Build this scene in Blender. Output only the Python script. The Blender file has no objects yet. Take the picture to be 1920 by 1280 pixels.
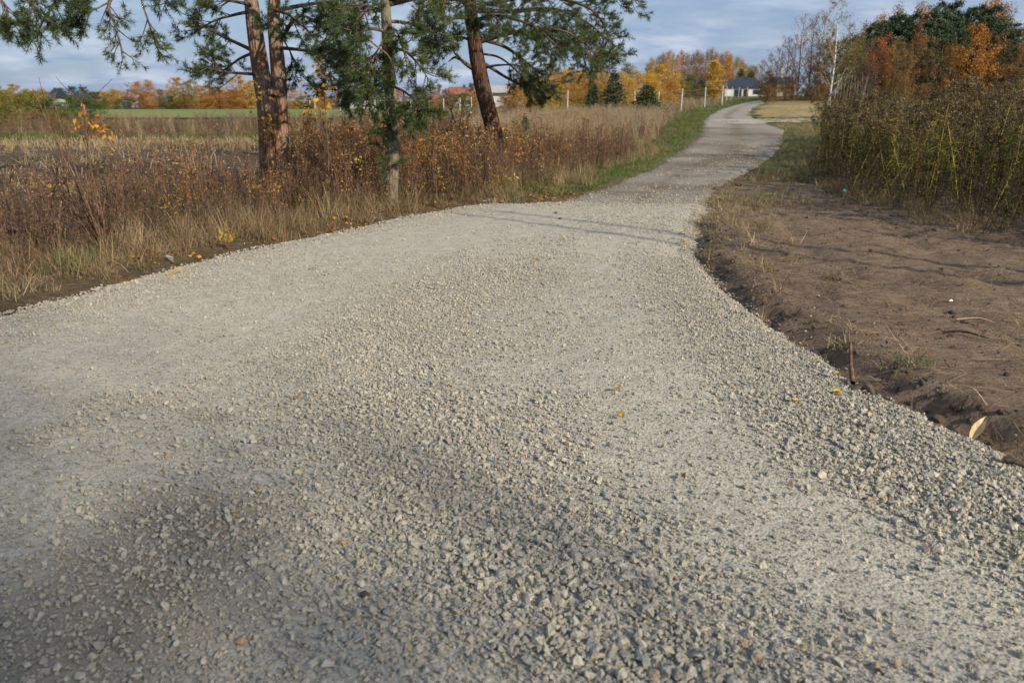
import bpy, bmesh, math, random
import numpy as np
from mathutils import Vector, Matrix, Euler

R = math.radians
random.seed(5)
rng = np.random.default_rng(11)
S = bpy.context.scene
COL = S.collection

# ------------------------------------------------------------------ camera, sky, sun, exposure
CAM_Z, PITCH, F = 1.6, R(16.8), 1493.0
cd = bpy.data.cameras.new('camera')
cam = bpy.data.objects.new('camera', cd); COL.objects.link(cam)
cam.location = (0, 0, CAM_Z); cam.rotation_euler = (math.pi / 2 - PITCH, 0, 0)
cd.sensor_width = 36; cd.lens = F / 1920 * 36
cd.clip_start = 0.05; cd.clip_end = 6000
cd.dof.use_dof = True; cd.dof.focus_distance = 6.0; cd.dof.aperture_fstop = 3.5
S.camera = cam

SUN_EL = R(29); SUN_AZ = (0.74, -0.672)
w = bpy.data.worlds.new('World'); S.world = w; w.use_nodes = True
nt = w.node_tree; nt.nodes.clear()
def wn(t, **k):
    n = nt.nodes.new(t)
    for a, b in k.items(): setattr(n, a, b)
    return n
out = wn('ShaderNodeOutputWorld'); bg = wn('ShaderNodeBackground'); bg.inputs['Strength'].default_value = 0.095
sky = wn('ShaderNodeTexSky'); sky.sky_type = 'NISHITA'; sky.sun_disc = False
sky.sun_elevation = SUN_EL; sky.sun_rotation = math.atan2(SUN_AZ[0], SUN_AZ[1])
sky.air_density = 1.0; sky.dust_density = 1.5; sky.ozone_density = 1.5
tc = wn('ShaderNodeTexCoord')
sep = wn('ShaderNodeSeparateXYZ'); nt.links.new(tc.outputs['Generated'], sep.inputs[0])
# clouds lie on a flat layer: direction / (z + c)
ad = wn('ShaderNodeMath', operation='ADD'); ad.inputs[1].default_value = 0.16
mx = wn('ShaderNodeMath', operation='MAXIMUM'); mx.inputs[1].default_value = 0.0
nt.links.new(sep.outputs[2], mx.inputs[0]); nt.links.new(mx.outputs[0], ad.inputs[0])
dvx = wn('ShaderNodeMath', operation='DIVIDE'); dvy = wn('ShaderNodeMath', operation='DIVIDE')
nt.links.new(sep.outputs[0], dvx.inputs[0]); nt.links.new(ad.outputs[0], dvx.inputs[1])
nt.links.new(sep.outputs[1], dvy.inputs[0]); nt.links.new(ad.outputs[0], dvy.inputs[1])
cmb = wn('ShaderNodeCombineXYZ'); nt.links.new(dvx.outputs[0], cmb.inputs[0]); nt.links.new(dvy.outputs[0], cmb.inputs[1])
noi = wn('ShaderNodeTexNoise'); noi.inputs['Scale'].default_value = 1.25; noi.inputs['Detail'].default_value = 7; noi.inputs['Roughness'].default_value = 0.52
nt.links.new(cmb.outputs[0], noi.inputs['Vector'])
noi2 = wn('ShaderNodeTexNoise'); noi2.inputs['Scale'].default_value = 2.6; noi2.inputs['Detail'].default_value = 6; noi2.inputs['Roughness'].default_value = 0.55
nt.links.new(cmb.outputs[0], noi2.inputs['Vector'])
r1 = wn('ShaderNodeValToRGB'); r1.color_ramp.elements[0].position = 0.36; r1.color_ramp.elements[1].position = 0.66
nt.links.new(noi.outputs[0], r1.inputs[0])
cl = wn('ShaderNodeValToRGB'); e = cl.color_ramp.elements
e[0].position = 0.33; e[0].color = (1.95, 2.85, 4.6, 1); e[1].position = 0.68; e[1].color = (5.5, 6.0, 6.9, 1)
nt.links.new(noi2.outputs[0], cl.inputs[0])
mixc = wn('ShaderNodeMixRGB'); nt.links.new(r1.outputs[0], mixc.inputs[0])
bl = wn('ShaderNodeMixRGB'); bl.inputs[0].default_value = 0.62; bl.inputs[2].default_value = (2.0, 2.95, 4.8, 1)
nt.links.new(sky.outputs[0], bl.inputs[1])
nt.links.new(bl.outputs[0], mixc.inputs[1]); nt.links.new(cl.outputs[0], mixc.inputs[2])
nt.links.new(mixc.outputs[0], bg.inputs[0]); nt.links.new(bg.outputs[0], out.inputs[0])

sd = bpy.data.lights.new('sun', 'SUN'); sd.energy = 4.5; sd.angle = R(0.53); sd.color = (1.0, 0.895, 0.73)
sun = bpy.data.objects.new('sun', sd); COL.objects.link(sun); sun.location = (20, -20, 30)
LDIR = Vector((-SUN_AZ[0] * math.cos(SUN_EL), -SUN_AZ[1] * math.cos(SUN_EL), -math.sin(SUN_EL)))
sun.rotation_euler = LDIR.to_track_quat('-Z', 'Y').to_euler()
S.view_settings.view_transform = 'Standard'; S.view_settings.look = 'None'
S.view_settings.gamma = 1; S.view_settings.use_curve_mapping = False
S.view_settings.exposure = 0.42
S.cycles.max_bounces = 6; S.cycles.diffuse_bounces = 3; S.cycles.transmission_bounces = 3; S.cycles.transparent_max_bounces = 4
S.cycles.use_denoising = True
S.cycles.caustics_reflective = False; S.cycles.caustics_refractive = False

# ------------------------------------------------------------------ noise, pixels and ground shape
def vnoise(x, y, seed=0):
    xi = np.floor(x).astype(np.int64); yi = np.floor(y).astype(np.int64)
    xf = x - xi; yf = y - yi
    def h(a, b):
        n = (a * 374761393 + b * 668265263 + seed * 982451653) & 0x7fffffff
        n = ((n ^ (n >> 13)) * 1274126177) & 0x7fffffff
        return ((n ^ (n >> 16)) & 0xffff) / 65535.0
    u = xf * xf * (3 - 2 * xf); v = yf * yf * (3 - 2 * yf)
    return (h(xi, yi) * (1 - u) + h(xi + 1, yi) * u) * (1 - v) + (h(xi, yi + 1) * (1 - u) + h(xi + 1, yi + 1) * u) * v
def fbm(x, y, s=1.0, o=4, seed=0):
    a, t, f = 1.0, 0.0, 0.0
    for k in range(o):
        f = f + a * vnoise(x * s + 17 * k, y * s - 9 * k, seed + k); t += a; a *= 0.5; s *= 2.03
    return f / t
def sstep(a, b, x):
    t = np.clip((x - a) / (b - a), 0, 1); return t * t * (3 - 2 * t)

_yk = np.array([-50, 0, 25, 36, 53, 80, 110, 180, 400, 1500, 4000.])
_zk = np.array([0, 0, 0, .42, .80, 1.28, 1.62, 2.2, 3.2, 6, 6.])
_yt = np.linspace(-50, 1500, 6201); _zt = np.interp(_yt, _yk, _zk)
_zt = np.convolve(np.pad(_zt, 20, mode='edge'), np.ones(41) / 41, 'valid')
def base(x, y):
    x = np.asarray(x, float); y = np.asarray(y, float)
    z = np.interp(y, _yt, _zt)
    wgt = sstep(-12, 9, x)
    ex = 0.009 * np.clip(x - 12, 0, 60) * sstep(30, 70, y)
    return z * (0.12 + 0.88 * wgt) + ex
CP, SP = math.cos(PITCH), math.sin(PITCH)
def ray(px, py):
    dx = (px - 960) / F; dy = (640 - py) / F
    return dx, CP + SP * dy, -SP + CP * dy
def at(px, py, Y):                       # the place seen at a pixel, Y metres ahead
    a, b, c = ray(px, py); t = Y / b
    return np.array([a * t, Y, CAM_Z + c * t])
def gpix(px, py):                        # where the ground is at a pixel
    a, b, c = ray(px, py); t = 1.0
    lo, hi = 0.5, 0.5
    while hi < 900:
        hi += max(0.1, hi * 0.01)
        if CAM_Z + c * hi < float(base(a * hi, b * hi)): break
        lo = hi
    for _ in range(30):
        m = (lo + hi) / 2
        if CAM_Z + c * m < float(base(a * m, b * m)): hi = m
        else: lo = m
    return a * hi, b * hi
def pxx(px, Y, py=200): return float(at(px, py, Y)[0])

NL = [gpix(*p) for p in [(0, 590), (120, 560), (250, 525), (340, 500), (480, 465), (600, 442), (740, 412), (870, 388), (935, 379)]]
NR = [gpix(*p) for p in [(1890, 850), (1800, 812), (1700, 768), (1600, 715), (1500, 645), (1400, 580), (1340, 530), (1300, 480), (1296, 460), (1303, 445), (1303, 420), (1318, 400), (1318, 380)]]
NL = [(-6.5, -4), (-5.4, 1.5)] + NL; NR = [(3.1, -4), (2.65, 2.0)] + NR
NEW_END = 13.25
OL = [gpix(*p) for p in [(1000, 384), (1040, 377), (1110, 357), (1200, 322), (1260, 290), (1310, 255), (1313, 235), (1318, 222), (1345, 206), (1385, 195), (1425, 187.5)]]
OR = [gpix(*p) for p in [(1318, 388), (1328, 362), (1348, 345), (1400, 320), (1450, 290), (1470, 262), (1472, 243), (1428, 228), (1408, 216), (1408, 207), (1424, 197), (1452, 188)]]
OL = [(OL[0][0] - .1, 12.4)] + [p for p in OL if p[1] > 12.6]; OR = [(OR[0][0], 12.4)] + [p for p in OR if p[1] > 12.6]
OL.append((OL[-1][0] + 16, OL[-1][1] + 40)); OR.append((OR[-1][0] + 16, OR[-1][1] + 40))
def lin(poly):
    p = np.array(sorted(poly, key=lambda q: q[1])); return lambda y: np.interp(y, p[:, 1], p[:, 0])
xnl, xnr, xol, xor_ = lin(NL), lin(NR), lin(OL), lin(OR)
def sd_new(x, y): return np.minimum(np.minimum(x - xnl(y), xnr(y) - x), NEW_END - .15 + 1.1 * (fbm(x, y * 0, .9, 3, 3) - .5) - y)
def sd_old(x, y): return np.where((y > 12.4), np.minimum(x - xol(y), xor_(y) - x), -9.0)
def xleft(y): return np.where(y < 13, xnl(y), xol(y))
def xright(y): return np.where(y < 13, xnr(y), xor_(y))
def ground(x, y):
    x = np.asarray(x, float); y = np.asarray(y, float)
    z = base(x, y)
    near = sstep(40, 12, y)
    s = x - xright(y); l = xleft(y) - x
    n1 = fbm(x, y, 2.2, 4, 5) - .5; n2 = fbm(x, y, 8, 4, 21) - .5
    bank = sstep(0.06, 0.30, s + 0.22 * (fbm(x, y, 3, 2, 8) - .5)) * sstep(13.5, 9.5, y)
    soil = -0.05 + 0.125 * bank + 0.035 * n1 + 0.06 * n2
    rut = np.exp(-((s - 1.35 - 0.15 * np.sin(y * .5)) / .13) ** 2) + np.exp(-((s - 2.5 - 0.1 * np.sin(y * .7)) / .15) ** 2)
    soil = soil - 0.035 * rut * bank * (0.5 + fbm(x, y, 4, 2, 9))
    leftz = -0.02 + 0.05 * sstep(0.1, 0.9, l) + 0.07 * n1 + 0.03 * n2
    inr = np.maximum(sd_new(x, y), sd_old(x, y))
    d = np.where(s > 0, soil, np.where(l > 0, leftz, -0.08))
    d = np.where(inr > 0.12, -0.10, d)
    far = 0.12 * (fbm(x, y, 0.12, 3, 30) - .5) * sstep(14, 40, y) * sstep(1, 4, np.maximum(s, l))
    return z + d * near - 0.05 * (1 - near) * (inr > 0.1) + far
def roadz(x, y):
    x = np.asarray(x, float); y = np.asarray(y, float)
    sn = sd_new(x, y) + 0.16 * (fbm(x, y, 5, 3, 40) - .5)
    so = sd_old(x, y) + 0.35 * (fbm(x, y, 2.2, 3, 44) - .5)
    relief = 0.028 * (fbm(x, y, 1.4, 3, 50) - .5) + 0.012 * (fbm(x, y, 8, 2, 52) - .5)
    zn = base(x, y) + 0.035 * sstep(-0.05, 0.45, sn) - 0.11 * sstep(0.12, -0.22, sn) + relief
    zo = base(x, y) - 0.012 + relief * 1.3 - 0.10 * sstep(0.18, -0.25, so)
    return zn, zo
def plnoise_dist(x, y, pts):
    d = np.full(np.shape(x), 1e9)
    for (ax, ay), (bx, by) in zip(pts[:-1], pts[1:]):
        vx, vy = bx - ax, by - ay; L = vx * vx + vy * vy + 1e-9
        t = np.clip(((x - ax) * vx + (y - ay) * vy) / L, 0, 1)
        d = np.minimum(d, np.hypot(x - ax - t * vx, y - ay - t * vy))
    return d
P = lambda *pp: [gpix(*p) for p in pp]
TRK1 = P((-150, 830), (0, 745), (250, 665), (450, 590), (620, 530), (820, 450), (980, 410))
TRK2 = P((1750, 1130), (1520, 1010), (1340, 900), (1230, 770), (1150, 600), (1120, 500), (1130, 440))
LOOSE1 = P((1250, 1270), (1000, 1120), (830, 950), (720, 790), (720, 650), (830, 570), (960, 520))
LOOSE2 = P((2000, 1150), (1800, 950), (1620, 810), (1480, 690), (1370, 590), (1310, 520))
LOOSE3 = P((0, 850), (130, 800), (230, 765))
def loose(x, y):
    v = 0.52 + 0.8 * (fbm(x, y, 1.1, 3, 60) - .5)
    v = v + 0.5 * np.exp(-(plnoise_dist(x, y, LOOSE1) / .42) ** 2) + 0.6 * np.exp(-(plnoise_dist(x, y, LOOSE2) / .45) ** 2)
    v = v + 0.6 * np.exp(-(plnoise_dist(x, y, LOOSE3) / .22) ** 2)
    v = v - 0.85 * np.exp(-(plnoise_dist(x, y, TRK1) / .75) ** 2) - 0.5 * np.exp(-(plnoise_dist(x, y, TRK2) / .42) ** 2)
    v = v + 0.5 * sstep(0.25, 0.03, np.minimum(x - xnl(y), xnr(y) - x))
    return np.clip(v, 0, 1)

# ------------------------------------------------------------------ meshes
class MB:
    def __init__(s): s.V = []; s.Q = []; s.T = []; s.A = []; s.n = 0
    def add(s, V, Fc, v=0.5):
        V = np.asarray(V, float); Fc = np.asarray(Fc, np.int64)
        if len(V) == 0 or len(Fc) == 0: return
        (s.Q if Fc.shape[1] == 4 else s.T).append(Fc + s.n)
        s.V.append(V); s.A.append(np.broadcast_to(np.asarray(v, float), (len(V),)).copy()); s.n += len(V)
    def join(s, o, M=None):
        if o.n == 0: return
        V = np.concatenate(o.V)
        if M is not None:
            M = np.array(M); V = V @ M[:3, :3].T + M[:3, 3]
        for f in o.Q: s.Q.append(f + s.n)
        for f in o.T: s.T.append(f + s.n)
        s.V.append(V); s.A.append(np.concatenate(o.A)); s.n += len(V)
    def mesh(s, name, mat=None, smooth=False):
        me = bpy.data.meshes.new(name)
        V = np.concatenate(s.V) if s.V else np.zeros((0, 3))
        Q = np.concatenate(s.Q) if s.Q else np.zeros((0, 4), np.int64)
        T = np.concatenate(s.T) if s.T else np.zeros((0, 3), np.int64)
        me.vertices.add(len(V)); me.vertices.foreach_set('co', V.astype(np.float32).ravel())
        li = np.concatenate([Q.ravel(), T.ravel()]).astype(np.int32)
        me.loops.add(len(li)); me.loops.foreach_set('vertex_index', li)
        st = np.concatenate([np.arange(len(Q)) * 4, len(Q) * 4 + np.arange(len(T)) * 3]).astype(np.int32)
        me.polygons.add(len(st)); me.polygons.foreach_set('loop_start', st)
        me.polygons.foreach_set('use_smooth', np.full(len(st), bool(smooth)))
        a = me.attributes.new('v', 'FLOAT', 'POINT'); a.data.foreach_set('value', (np.concatenate(s.A) if s.A else np.zeros(0)).astype(np.float32))
        me.update(calc_edges=True)
        if mat: me.materials.append(mat)
        return me
def unit(a): return a / (np.linalg.norm(a, axis=-1, keepdims=True) + 1e-12)
def tube(mb, Pn, rad, sides=6, v=0.5, cap=True):
    Pn = np.asarray(Pn, float); n = len(Pn); rad = np.broadcast_to(np.asarray(rad, float), (n,))
    T = unit(np.gradient(Pn, axis=0))
    ref = np.array([0.31, 0.95, 0.05]) if abs(T[0][2]) > .7 else np.array([0.05, 0.1, 1.0])
    U = unit(np.cross(T, ref)); W = np.cross(T, U)
    a = np.linspace(0, 2 * math.pi, sides, endpoint=False)
    V = Pn[:, None, :] + rad[:, None, None] * (np.cos(a)[None, :, None] * U[:, None, :] + np.sin(a)[None, :, None] * W[:, None, :])
    V = V.reshape(-1, 3)
    i = np.arange(n - 1)[:, None] * sides; j = np.arange(sides)[None, :]; k = (j + 1) % sides
    Q = np.stack([i + j, i + k, i + sides + k, i + sides + j], -1).reshape(-1, 4)
    mb.add(V, Q, v)
    if cap:
        c = np.concatenate([V[-sides:], Pn[-1:]]); f = np.stack([np.arange(sides), (np.arange(sides) + 1) % sides, np.full(sides, sides)], -1)
        mb.add(c, f, v)
def smoothpath(Pn, m=6):
    Pn = np.asarray(Pn, float)
    A = np.vstack([2 * Pn[0] - Pn[1], Pn, 2 * Pn[-1] - Pn[-2]]); o = []
    for i in range(1, len(A) - 2):
        for t in np.linspace(0, 1, m, endpoint=False):
            p0, p1, p2, p3 = A[i - 1], A[i], A[i + 1], A[i + 2]
            o.append(.5 * (2 * p1 + (p2 - p0) * t + (2 * p0 - 5 * p1 + 4 * p2 - p3) * t * t + (3 * p1 - p0 - 3 * p2 + p3) * t ** 3))
    o.append(A[-2]); return np.array(o)
def leaves(mb, C, size, rg, aspect=0.6, v=None, flat=0.0, droop=0.0):   # small folded diamonds
    n = len(C)
    if n == 0: return
    d = rg.normal(size=(n, 3)); d[:, 2] *= (1 - flat); d[:, 2] -= droop; d = unit(d)
    q = rg.normal(size=(n, 3)); q[:, :2] *= (1 - .7 * flat); s = unit(np.cross(d, q)); nn = np.cross(d, s)
    sz = (np.broadcast_to(size, (n,)) * rg.uniform(.65, 1.3, n))[:, None]
    a = C - d * sz * .5; b = C + s * sz * aspect * .5 + nn * sz * .10; c = C + d * sz * .5; e_ = C - s * sz * aspect * .5 + nn * sz * .10
    V = np.stack([a, b, c, e_], 1).reshape(-1, 3)
    i = np.arange(n) * 4
    F_ = np.concatenate([np.stack([i, i + 1, i + 2], -1), np.stack([i, i + 2, i + 3], -1)])
    vv = rg.uniform(0, 1, n) if v is None else np.broadcast_to(v, (n,))
    mb.add(V, F_, np.repeat(vv, 4))
def blade(mb, p, d, length, width, bend, rg, v, segs=3):
    t = np.linspace(0, 1, segs + 1)
    az = rg.uniform(0, 2 * math.pi); h = np.array([math.cos(az), math.sin(az), 0])
    side = np.array([-math.sin(az), math.cos(az), 0])
    cpos = p + np.outer(t * length, d) + np.outer(bend * length * t * t, h) - np.outer(0.35 * abs(bend) * length * t ** 2.5, [0, 0, 1])
    wd = width * (1 - t ** 1.6) * .5 + width * .06
    V = np.stack([cpos - side * wd[:, None], cpos + side * wd[:, None]], 1).reshape(-1, 3)
    i = np.arange(segs) * 2
    mb.add(V, np.stack([i, i + 1, i + 3, i + 2], -1), v)

# ------------------------------------------------------------------ materials
def newmat(name):
    m = bpy.data.materials.new(name); m.use_nodes = True; t = m.node_tree; t.nodes.clear()
    o = t.nodes.new('ShaderNodeOutputMaterial'); return m, t, o
def nd(t, typ, **k):
    n = t.nodes.new(typ)
    for a, b in k.items():
        if a == 'inp':
            for i, val in b.items(): n.inputs[i].default_value = val
        else: setattr(n, a, b)
    return n
def ramp(t, fac, stops, interp='LINEAR'):
    r = t.nodes.new('ShaderNodeValToRGB'); cr = r.color_ramp; cr.interpolation = interp
    while len(cr.elements) < len(stops): cr.elements.new(0.5)
    for el, (p, c) in zip(cr.elements, stops): el.position = p; el.color = (*c, 1)
    if fac is not None: t.links.new(fac, r.inputs[0])
    return r.outputs[0]
def mth(t, op, a, b=None):
    n = t.nodes.new('ShaderNodeMath'); n.operation = op
    for i, x in enumerate((a, b)):
        if x is None: continue
        if isinstance(x, (int, float)): n.inputs[i].default_value = x
        else: t.links.new(x, n.inputs[i])
    return n.outputs[0]
def mixc_(t, f, a, b, mode='MIX'):
    n = t.nodes.new('ShaderNodeMixRGB'); n.blend_type = mode
    for i, x in enumerate((f, a, b)):
        if isinstance(x, (int, float)): n.inputs[i].default_value = x
        elif isinstance(x, tuple): n.inputs[i].default_value = (*x, 1)
        else: t.links.new(x, n.inputs[i])
    return n.outputs[0]
def noise(t, vec, scale, detail=4, rough=.55):
    n = t.nodes.new('ShaderNodeTexNoise'); n.inputs['Scale'].default_value = scale; n.inputs['Detail'].default_value = detail; n.inputs['Roughness'].default_value = rough
    if vec is not None: t.links.new(vec, n.inputs['Vector'])
    return n.outputs[0]
def opos(t): return t.nodes.new('ShaderNodeTexCoord').outputs['Object']
def wpos(t): return t.nodes.new('ShaderNodeNewGeometry').outputs['Position']
def leafmat(name, stops, trans=.3, rough=.75, objw=.45):
    m, t, o = newmat(name)
    at_ = nd(t, 'ShaderNodeAttribute', attribute_name='v'); oi = nd(t, 'ShaderNodeObjectInfo')
    f = mth(t, 'ADD', mth(t, 'MULTIPLY', at_.outputs['Fac'], 1 - objw), mth(t, 'MULTIPLY', oi.outputs['Random'], objw))
    n = len(stops); c = ramp(t, f, [(i / (n - 1) * .8 + .1, s) for i, s in enumerate(stops)])
    d = nd(t, 'ShaderNodeBsdfDiffuse'); tr = nd(t, 'ShaderNodeBsdfTranslucent'); gl = nd(t, 'ShaderNodeBsdfGlossy', inp={'Roughness': .5})
    t.links.new(c, d.inputs[0]); t.links.new(c, tr.inputs[0])
    a = nd(t, 'ShaderNodeMixShader', inp={0: trans}); t.links.new(d.outputs[0], a.inputs[1]); t.links.new(tr.outputs[0], a.inputs[2])
    b = nd(t, 'ShaderNodeMixShader', inp={0: .025}); t.links.new(a.outputs[0], b.inputs[1]); t.links.new(gl.outputs[0], b.inputs[2])
    t.links.new(b.outputs[0], o.inputs[0]); return m
def pr(t, o, col, rough=.85, bump=None, bstr=.5, bdist=.02, spec=.25):
    b = nd(t, 'ShaderNodeBsdfPrincipled'); b.inputs['Roughness'].default_value = rough; b.inputs['Specular IOR Level'].default_value = spec
    if isinstance(col, tuple): b.inputs['Base Color'].default_value = (*col, 1)
    else: t.links.new(col, b.inputs['Base Color'])
    if bump is not None:
        bn = nd(t, 'ShaderNodeBump', inp={'Strength': bstr, 'Distance': bdist}); t.links.new(bump, bn.inputs['Height']); t.links.new(bn.outputs[0], b.inputs['Normal'])
    t.links.new(b.outputs[0], o.inputs[0]); return b
def barkmat(name, c0, c1, c2=None, zscale=.25, scale=14, b=.9, bd=.03):
    m, t, o = newmat(name)
    mp = nd(t, 'ShaderNodeMapping', inp={'Scale': (1, 1, zscale)}); t.links.new(opos(t), mp.inputs[0])
    vo = nd(t, 'ShaderNodeTexVoronoi', feature='DISTANCE_TO_EDGE', inp={'Scale': scale}); t.links.new(mp.outputs[0], vo.inputs['Vector'])
    n1 = noise(t, mp.outputs[0], scale * 1.6, 5); n2 = noise(t, opos(t), 1.2, 3)
    h = mth(t, 'ADD', mth(t, 'MULTIPLY', vo.outputs[0], 1.3), mth(t, 'MULTIPLY', n1, .6))
    c = ramp(t, h, [(.25, tuple(x * .62 for x in c0)), (.5, c0), (.85, c1)])
    if c2: c = mixc_(t, ramp(t, n2, [(.42, (0, 0, 0)), (.62, (1, 1, 1))]), c, c2)
    pr(t, o, c, .9, h, b, bd); return m
def plain(name, c0, c1, scale=8, rough=.8, bstr=.3):
    m, t, o = newmat(name); n = noise(t, opos(t), scale, 5)
    pr(t, o, ramp(t, n, [(.35, c0), (.65, c1)]), rough, n, bstr, .01); return m

def stonemat(name):
    m, t, o = newmat(name); oi = nd(t, 'ShaderNodeObjectInfo'); p = opos(t)
    c = ramp(t, oi.outputs['Random'], [(0, (0.405, 0.369, 0.303)), (.12, (0.499, 0.456, 0.365)), (.25, (0.433, 0.398, 0.328)), (.36, (0.565, 0.514, 0.416)), (.48, (0.376, 0.361, 0.316)),
        (.58, (0.517, 0.475, 0.378)), (.68, (0.339, 0.334, 0.312)), (.78, (0.582, 0.532, 0.424)), (.86, (0.451, 0.398, 0.303)), (.93, (0.555, 0.514, 0.431)), (.975, (0.423, 0.334, 0.225)), (1, (0.273, 0.267, 0.245))], 'CONSTANT')
    n = noise(t, p, 1.7, 5, .65)
    c = mixc_(t, .45, c, ramp(t, n, [(.3, (.45, .43, .39)), (.7, (1, 1, .97))]), 'MULTIPLY')
    pr(t, o, c, .88, n, .5, .15); return m

def roadmat(name, cols, brown, brown_lo, brown_hi, dirt=True):
    m, t, o = newmat(name); p = wpos(t)
    v1 = nd(t, 'ShaderNodeTexVoronoi', inp={'Scale': 75}); t.links.new(p, v1.inputs['Vector'])
    v2 = nd(t, 'ShaderNodeTexVoronoi', inp={'Scale': 165}); t.links.new(p, v2.inputs['Vector'])
    v3 = nd(t, 'ShaderNodeTexVoronoi', inp={'Scale': 34}); t.links.new(p, v3.inputs['Vector'])
    bw = nd(t, 'ShaderNodeSeparateColor'); t.links.new(v1.outputs['Color'], bw.inputs[0])
    bw2 = nd(t, 'ShaderNodeSeparateColor'); t.links.new(v2.outputs['Color'], bw2.inputs[0])
    bw3 = nd(t, 'ShaderNodeSeparateColor'); t.links.new(v3.outputs['Color'], bw3.inputs[0])
    n0 = noise(t, p, 1.3, 5); n1 = noise(t, p, 0.55, 4); n2 = noise(t, p, 7, 5, .6); n3 = noise(t, p, 45, 3, .6)
    f = mth(t, 'ADD', mth(t, 'MULTIPLY', bw.outputs[0], .42), mth(t, 'ADD', mth(t, 'MULTIPLY', bw2.outputs[0], .33), mth(t, 'MULTIPLY', bw3.outputs[1], .25)))
    c = ramp(t, f, [(.15, cols[0]), (.5, cols[1]), (.85, cols[2])])
    c = mixc_(t, .35, c, ramp(t, n2, [(.3, cols[0]), (.7, cols[2])]))
    bm = mth(t, 'ADD', mth(t, 'MULTIPLY', n1, .55), mth(t, 'ADD', mth(t, 'MULTIPLY', n0, .3), mth(t, 'MULTIPLY', n2, .2)))
    at_ = nd(t, 'ShaderNodeAttribute', attribute_name='v')
    bm = mth(t, 'ADD', bm, mth(t, 'MULTIPLY', at_.outputs['Fac'], .35))
    c = mixc_(t, ramp(t, bm, [(brown_lo, (0, 0, 0)), (brown_hi, (.85, .85, .85))]), c, brown)
    h = mth(t, 'ADD', mth(t, 'MULTIPLY', v1.outputs['Distance'], -1.0), mth(t, 'ADD', mth(t, 'MULTIPLY', v3.outputs['Distance'], -1.1), mth(t, 'MULTIPLY', n3, .7)))
    pr(t, o, c, .95, h, .42, .010, .1); return m
M = {}
M['stone'] = stonemat('gravel stone')
M['road'] = roadmat('compacted limestone gravel', [(.245, .225, .178), (.382, .353, .285), (.49, .455, .376)], (.155, .118, .08), .66, .95)
M['old_road'] = roadmat('worn gravel and earth', [(.13, .12, .10), (.27, .25, .21), (.42, .39, .34)], (.125, .092, .06), .46, .80)
M['bluegravel'] = M['stone']

def groundmat():
    m, t, o = newmat('earth and dead grass'); p = wpos(t)
    n0 = noise(t, p, 1.1, 6, .6); n1 = noise(t, p, 9, 6, .65); n2 = noise(t, p, 60, 4, .7)
    mp = nd(t, 'ShaderNodeMapping', inp={'Scale': (5, 26, 5), 'Rotation': (0, 0, .35)}); t.links.new(p, mp.inputs[0]); n3 = noise(t, mp.outputs[0], 1.0, 5, .6)
    mixn = mth(t, 'ADD', mth(t, 'MULTIPLY', n1, .4), mth(t, 'ADD', mth(t, 'MULTIPLY', n2, .25), mth(t, 'MULTIPLY', n3, .35)))
    soil = ramp(t, mixn, [(.32, (.088, .060, .040)), (.45, (.18, .127, .088)), (.58, (.265, .193, .137)), (.74, (.37, .285, .21))])
    soil = mixc_(t, ramp(t, n0, [(.4, (0, 0, 0)), (.7, (.5, .5, .5))]), soil, (.13, .094, .064))
    lit = ramp(t, mixn, [(.3, (.045, .033, .022)), (.5, (.12, .085, .05)), (.65, (.22, .165, .095)), (.8, (.36, .28, .17))])
    gr = ramp(t, mixn, [(.3, (.035, .05, .018)), (.5, (.085, .105, .035)), (.65, (.19, .17, .075)), (.8, (.27, .23, .12))])
    at_ = nd(t, 'ShaderNodeAttribute', attribute_name='v'); n4 = noise(t, p, 3, 4)
    z = mth(t, 'ADD', at_.outputs['Fac'], mth(t, 'MULTIPLY', mth(t, 'SUBTRACT', n4, .5), .35))
    c = mixc_(t, ramp(t, z, [(.2, (0, 0, 0)), (.4, (1, 1, 1))]), soil, lit)
    c = mixc_(t, ramp(t, z, [(.62, (0, 0, 0)), (.82, (1, 1, 1))]), c, gr)
    h = mth(t, 'ADD', mth(t, 'MULTIPLY', n1, .6), mth(t, 'ADD', mth(t, 'MULTIPLY', n2, .3), mth(t, 'MULTIPLY', n3, .5)))
    pr(t, o, c, .97, h, 1.0, .07, .08); return m
M['ground'] = groundmat()
def fieldmat(name, stops, sc=(1, 1, 1), s1=2.0, s2=14, bd=.05):
    m, t, o = newmat(name); p = wpos(t)
    mp = nd(t, 'ShaderNodeMapping', inp={'Scale': sc}); t.links.new(p, mp.inputs[0])
    n1 = noise(t, mp.outputs[0], s1, 5, .6); n2 = noise(t, mp.outputs[0], s2, 5, .7); n3 = noise(t, p, .08, 3)
    f = mth(t, 'ADD', mth(t, 'MULTIPLY', n1, .4), mth(t, 'ADD', mth(t, 'MULTIPLY', n2, .35), mth(t, 'MULTIPLY', n3, .25)))
    k = len(stops); c = ramp(t, f, [(.34 + .34 * i / (k - 1), s) for i, s in enumerate(stops)])
    pr(t, o, c, .97, n2, .8, bd, .08); return m
M['stubble'] = fieldmat('maize stubble earth', [(.045, .034, .027), (.085, .063, .048), (.14, .105, .075), (.27, .21, .14)], (.8, 2, 1), 1.5, 16)
M['green'] = fieldmat('young winter corn', [(.13, .16, .055), (.17, .20, .07), (.225, .245, .095)], (1, .3, 1), .4, 3)
M['meadow'] = fieldmat('mown meadow', [(.12, .12, .04), (.23, .185, .085), (.33, .265, .13), (.40, .32, .19)], (.5, 1, 1), .35, 4)
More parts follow.
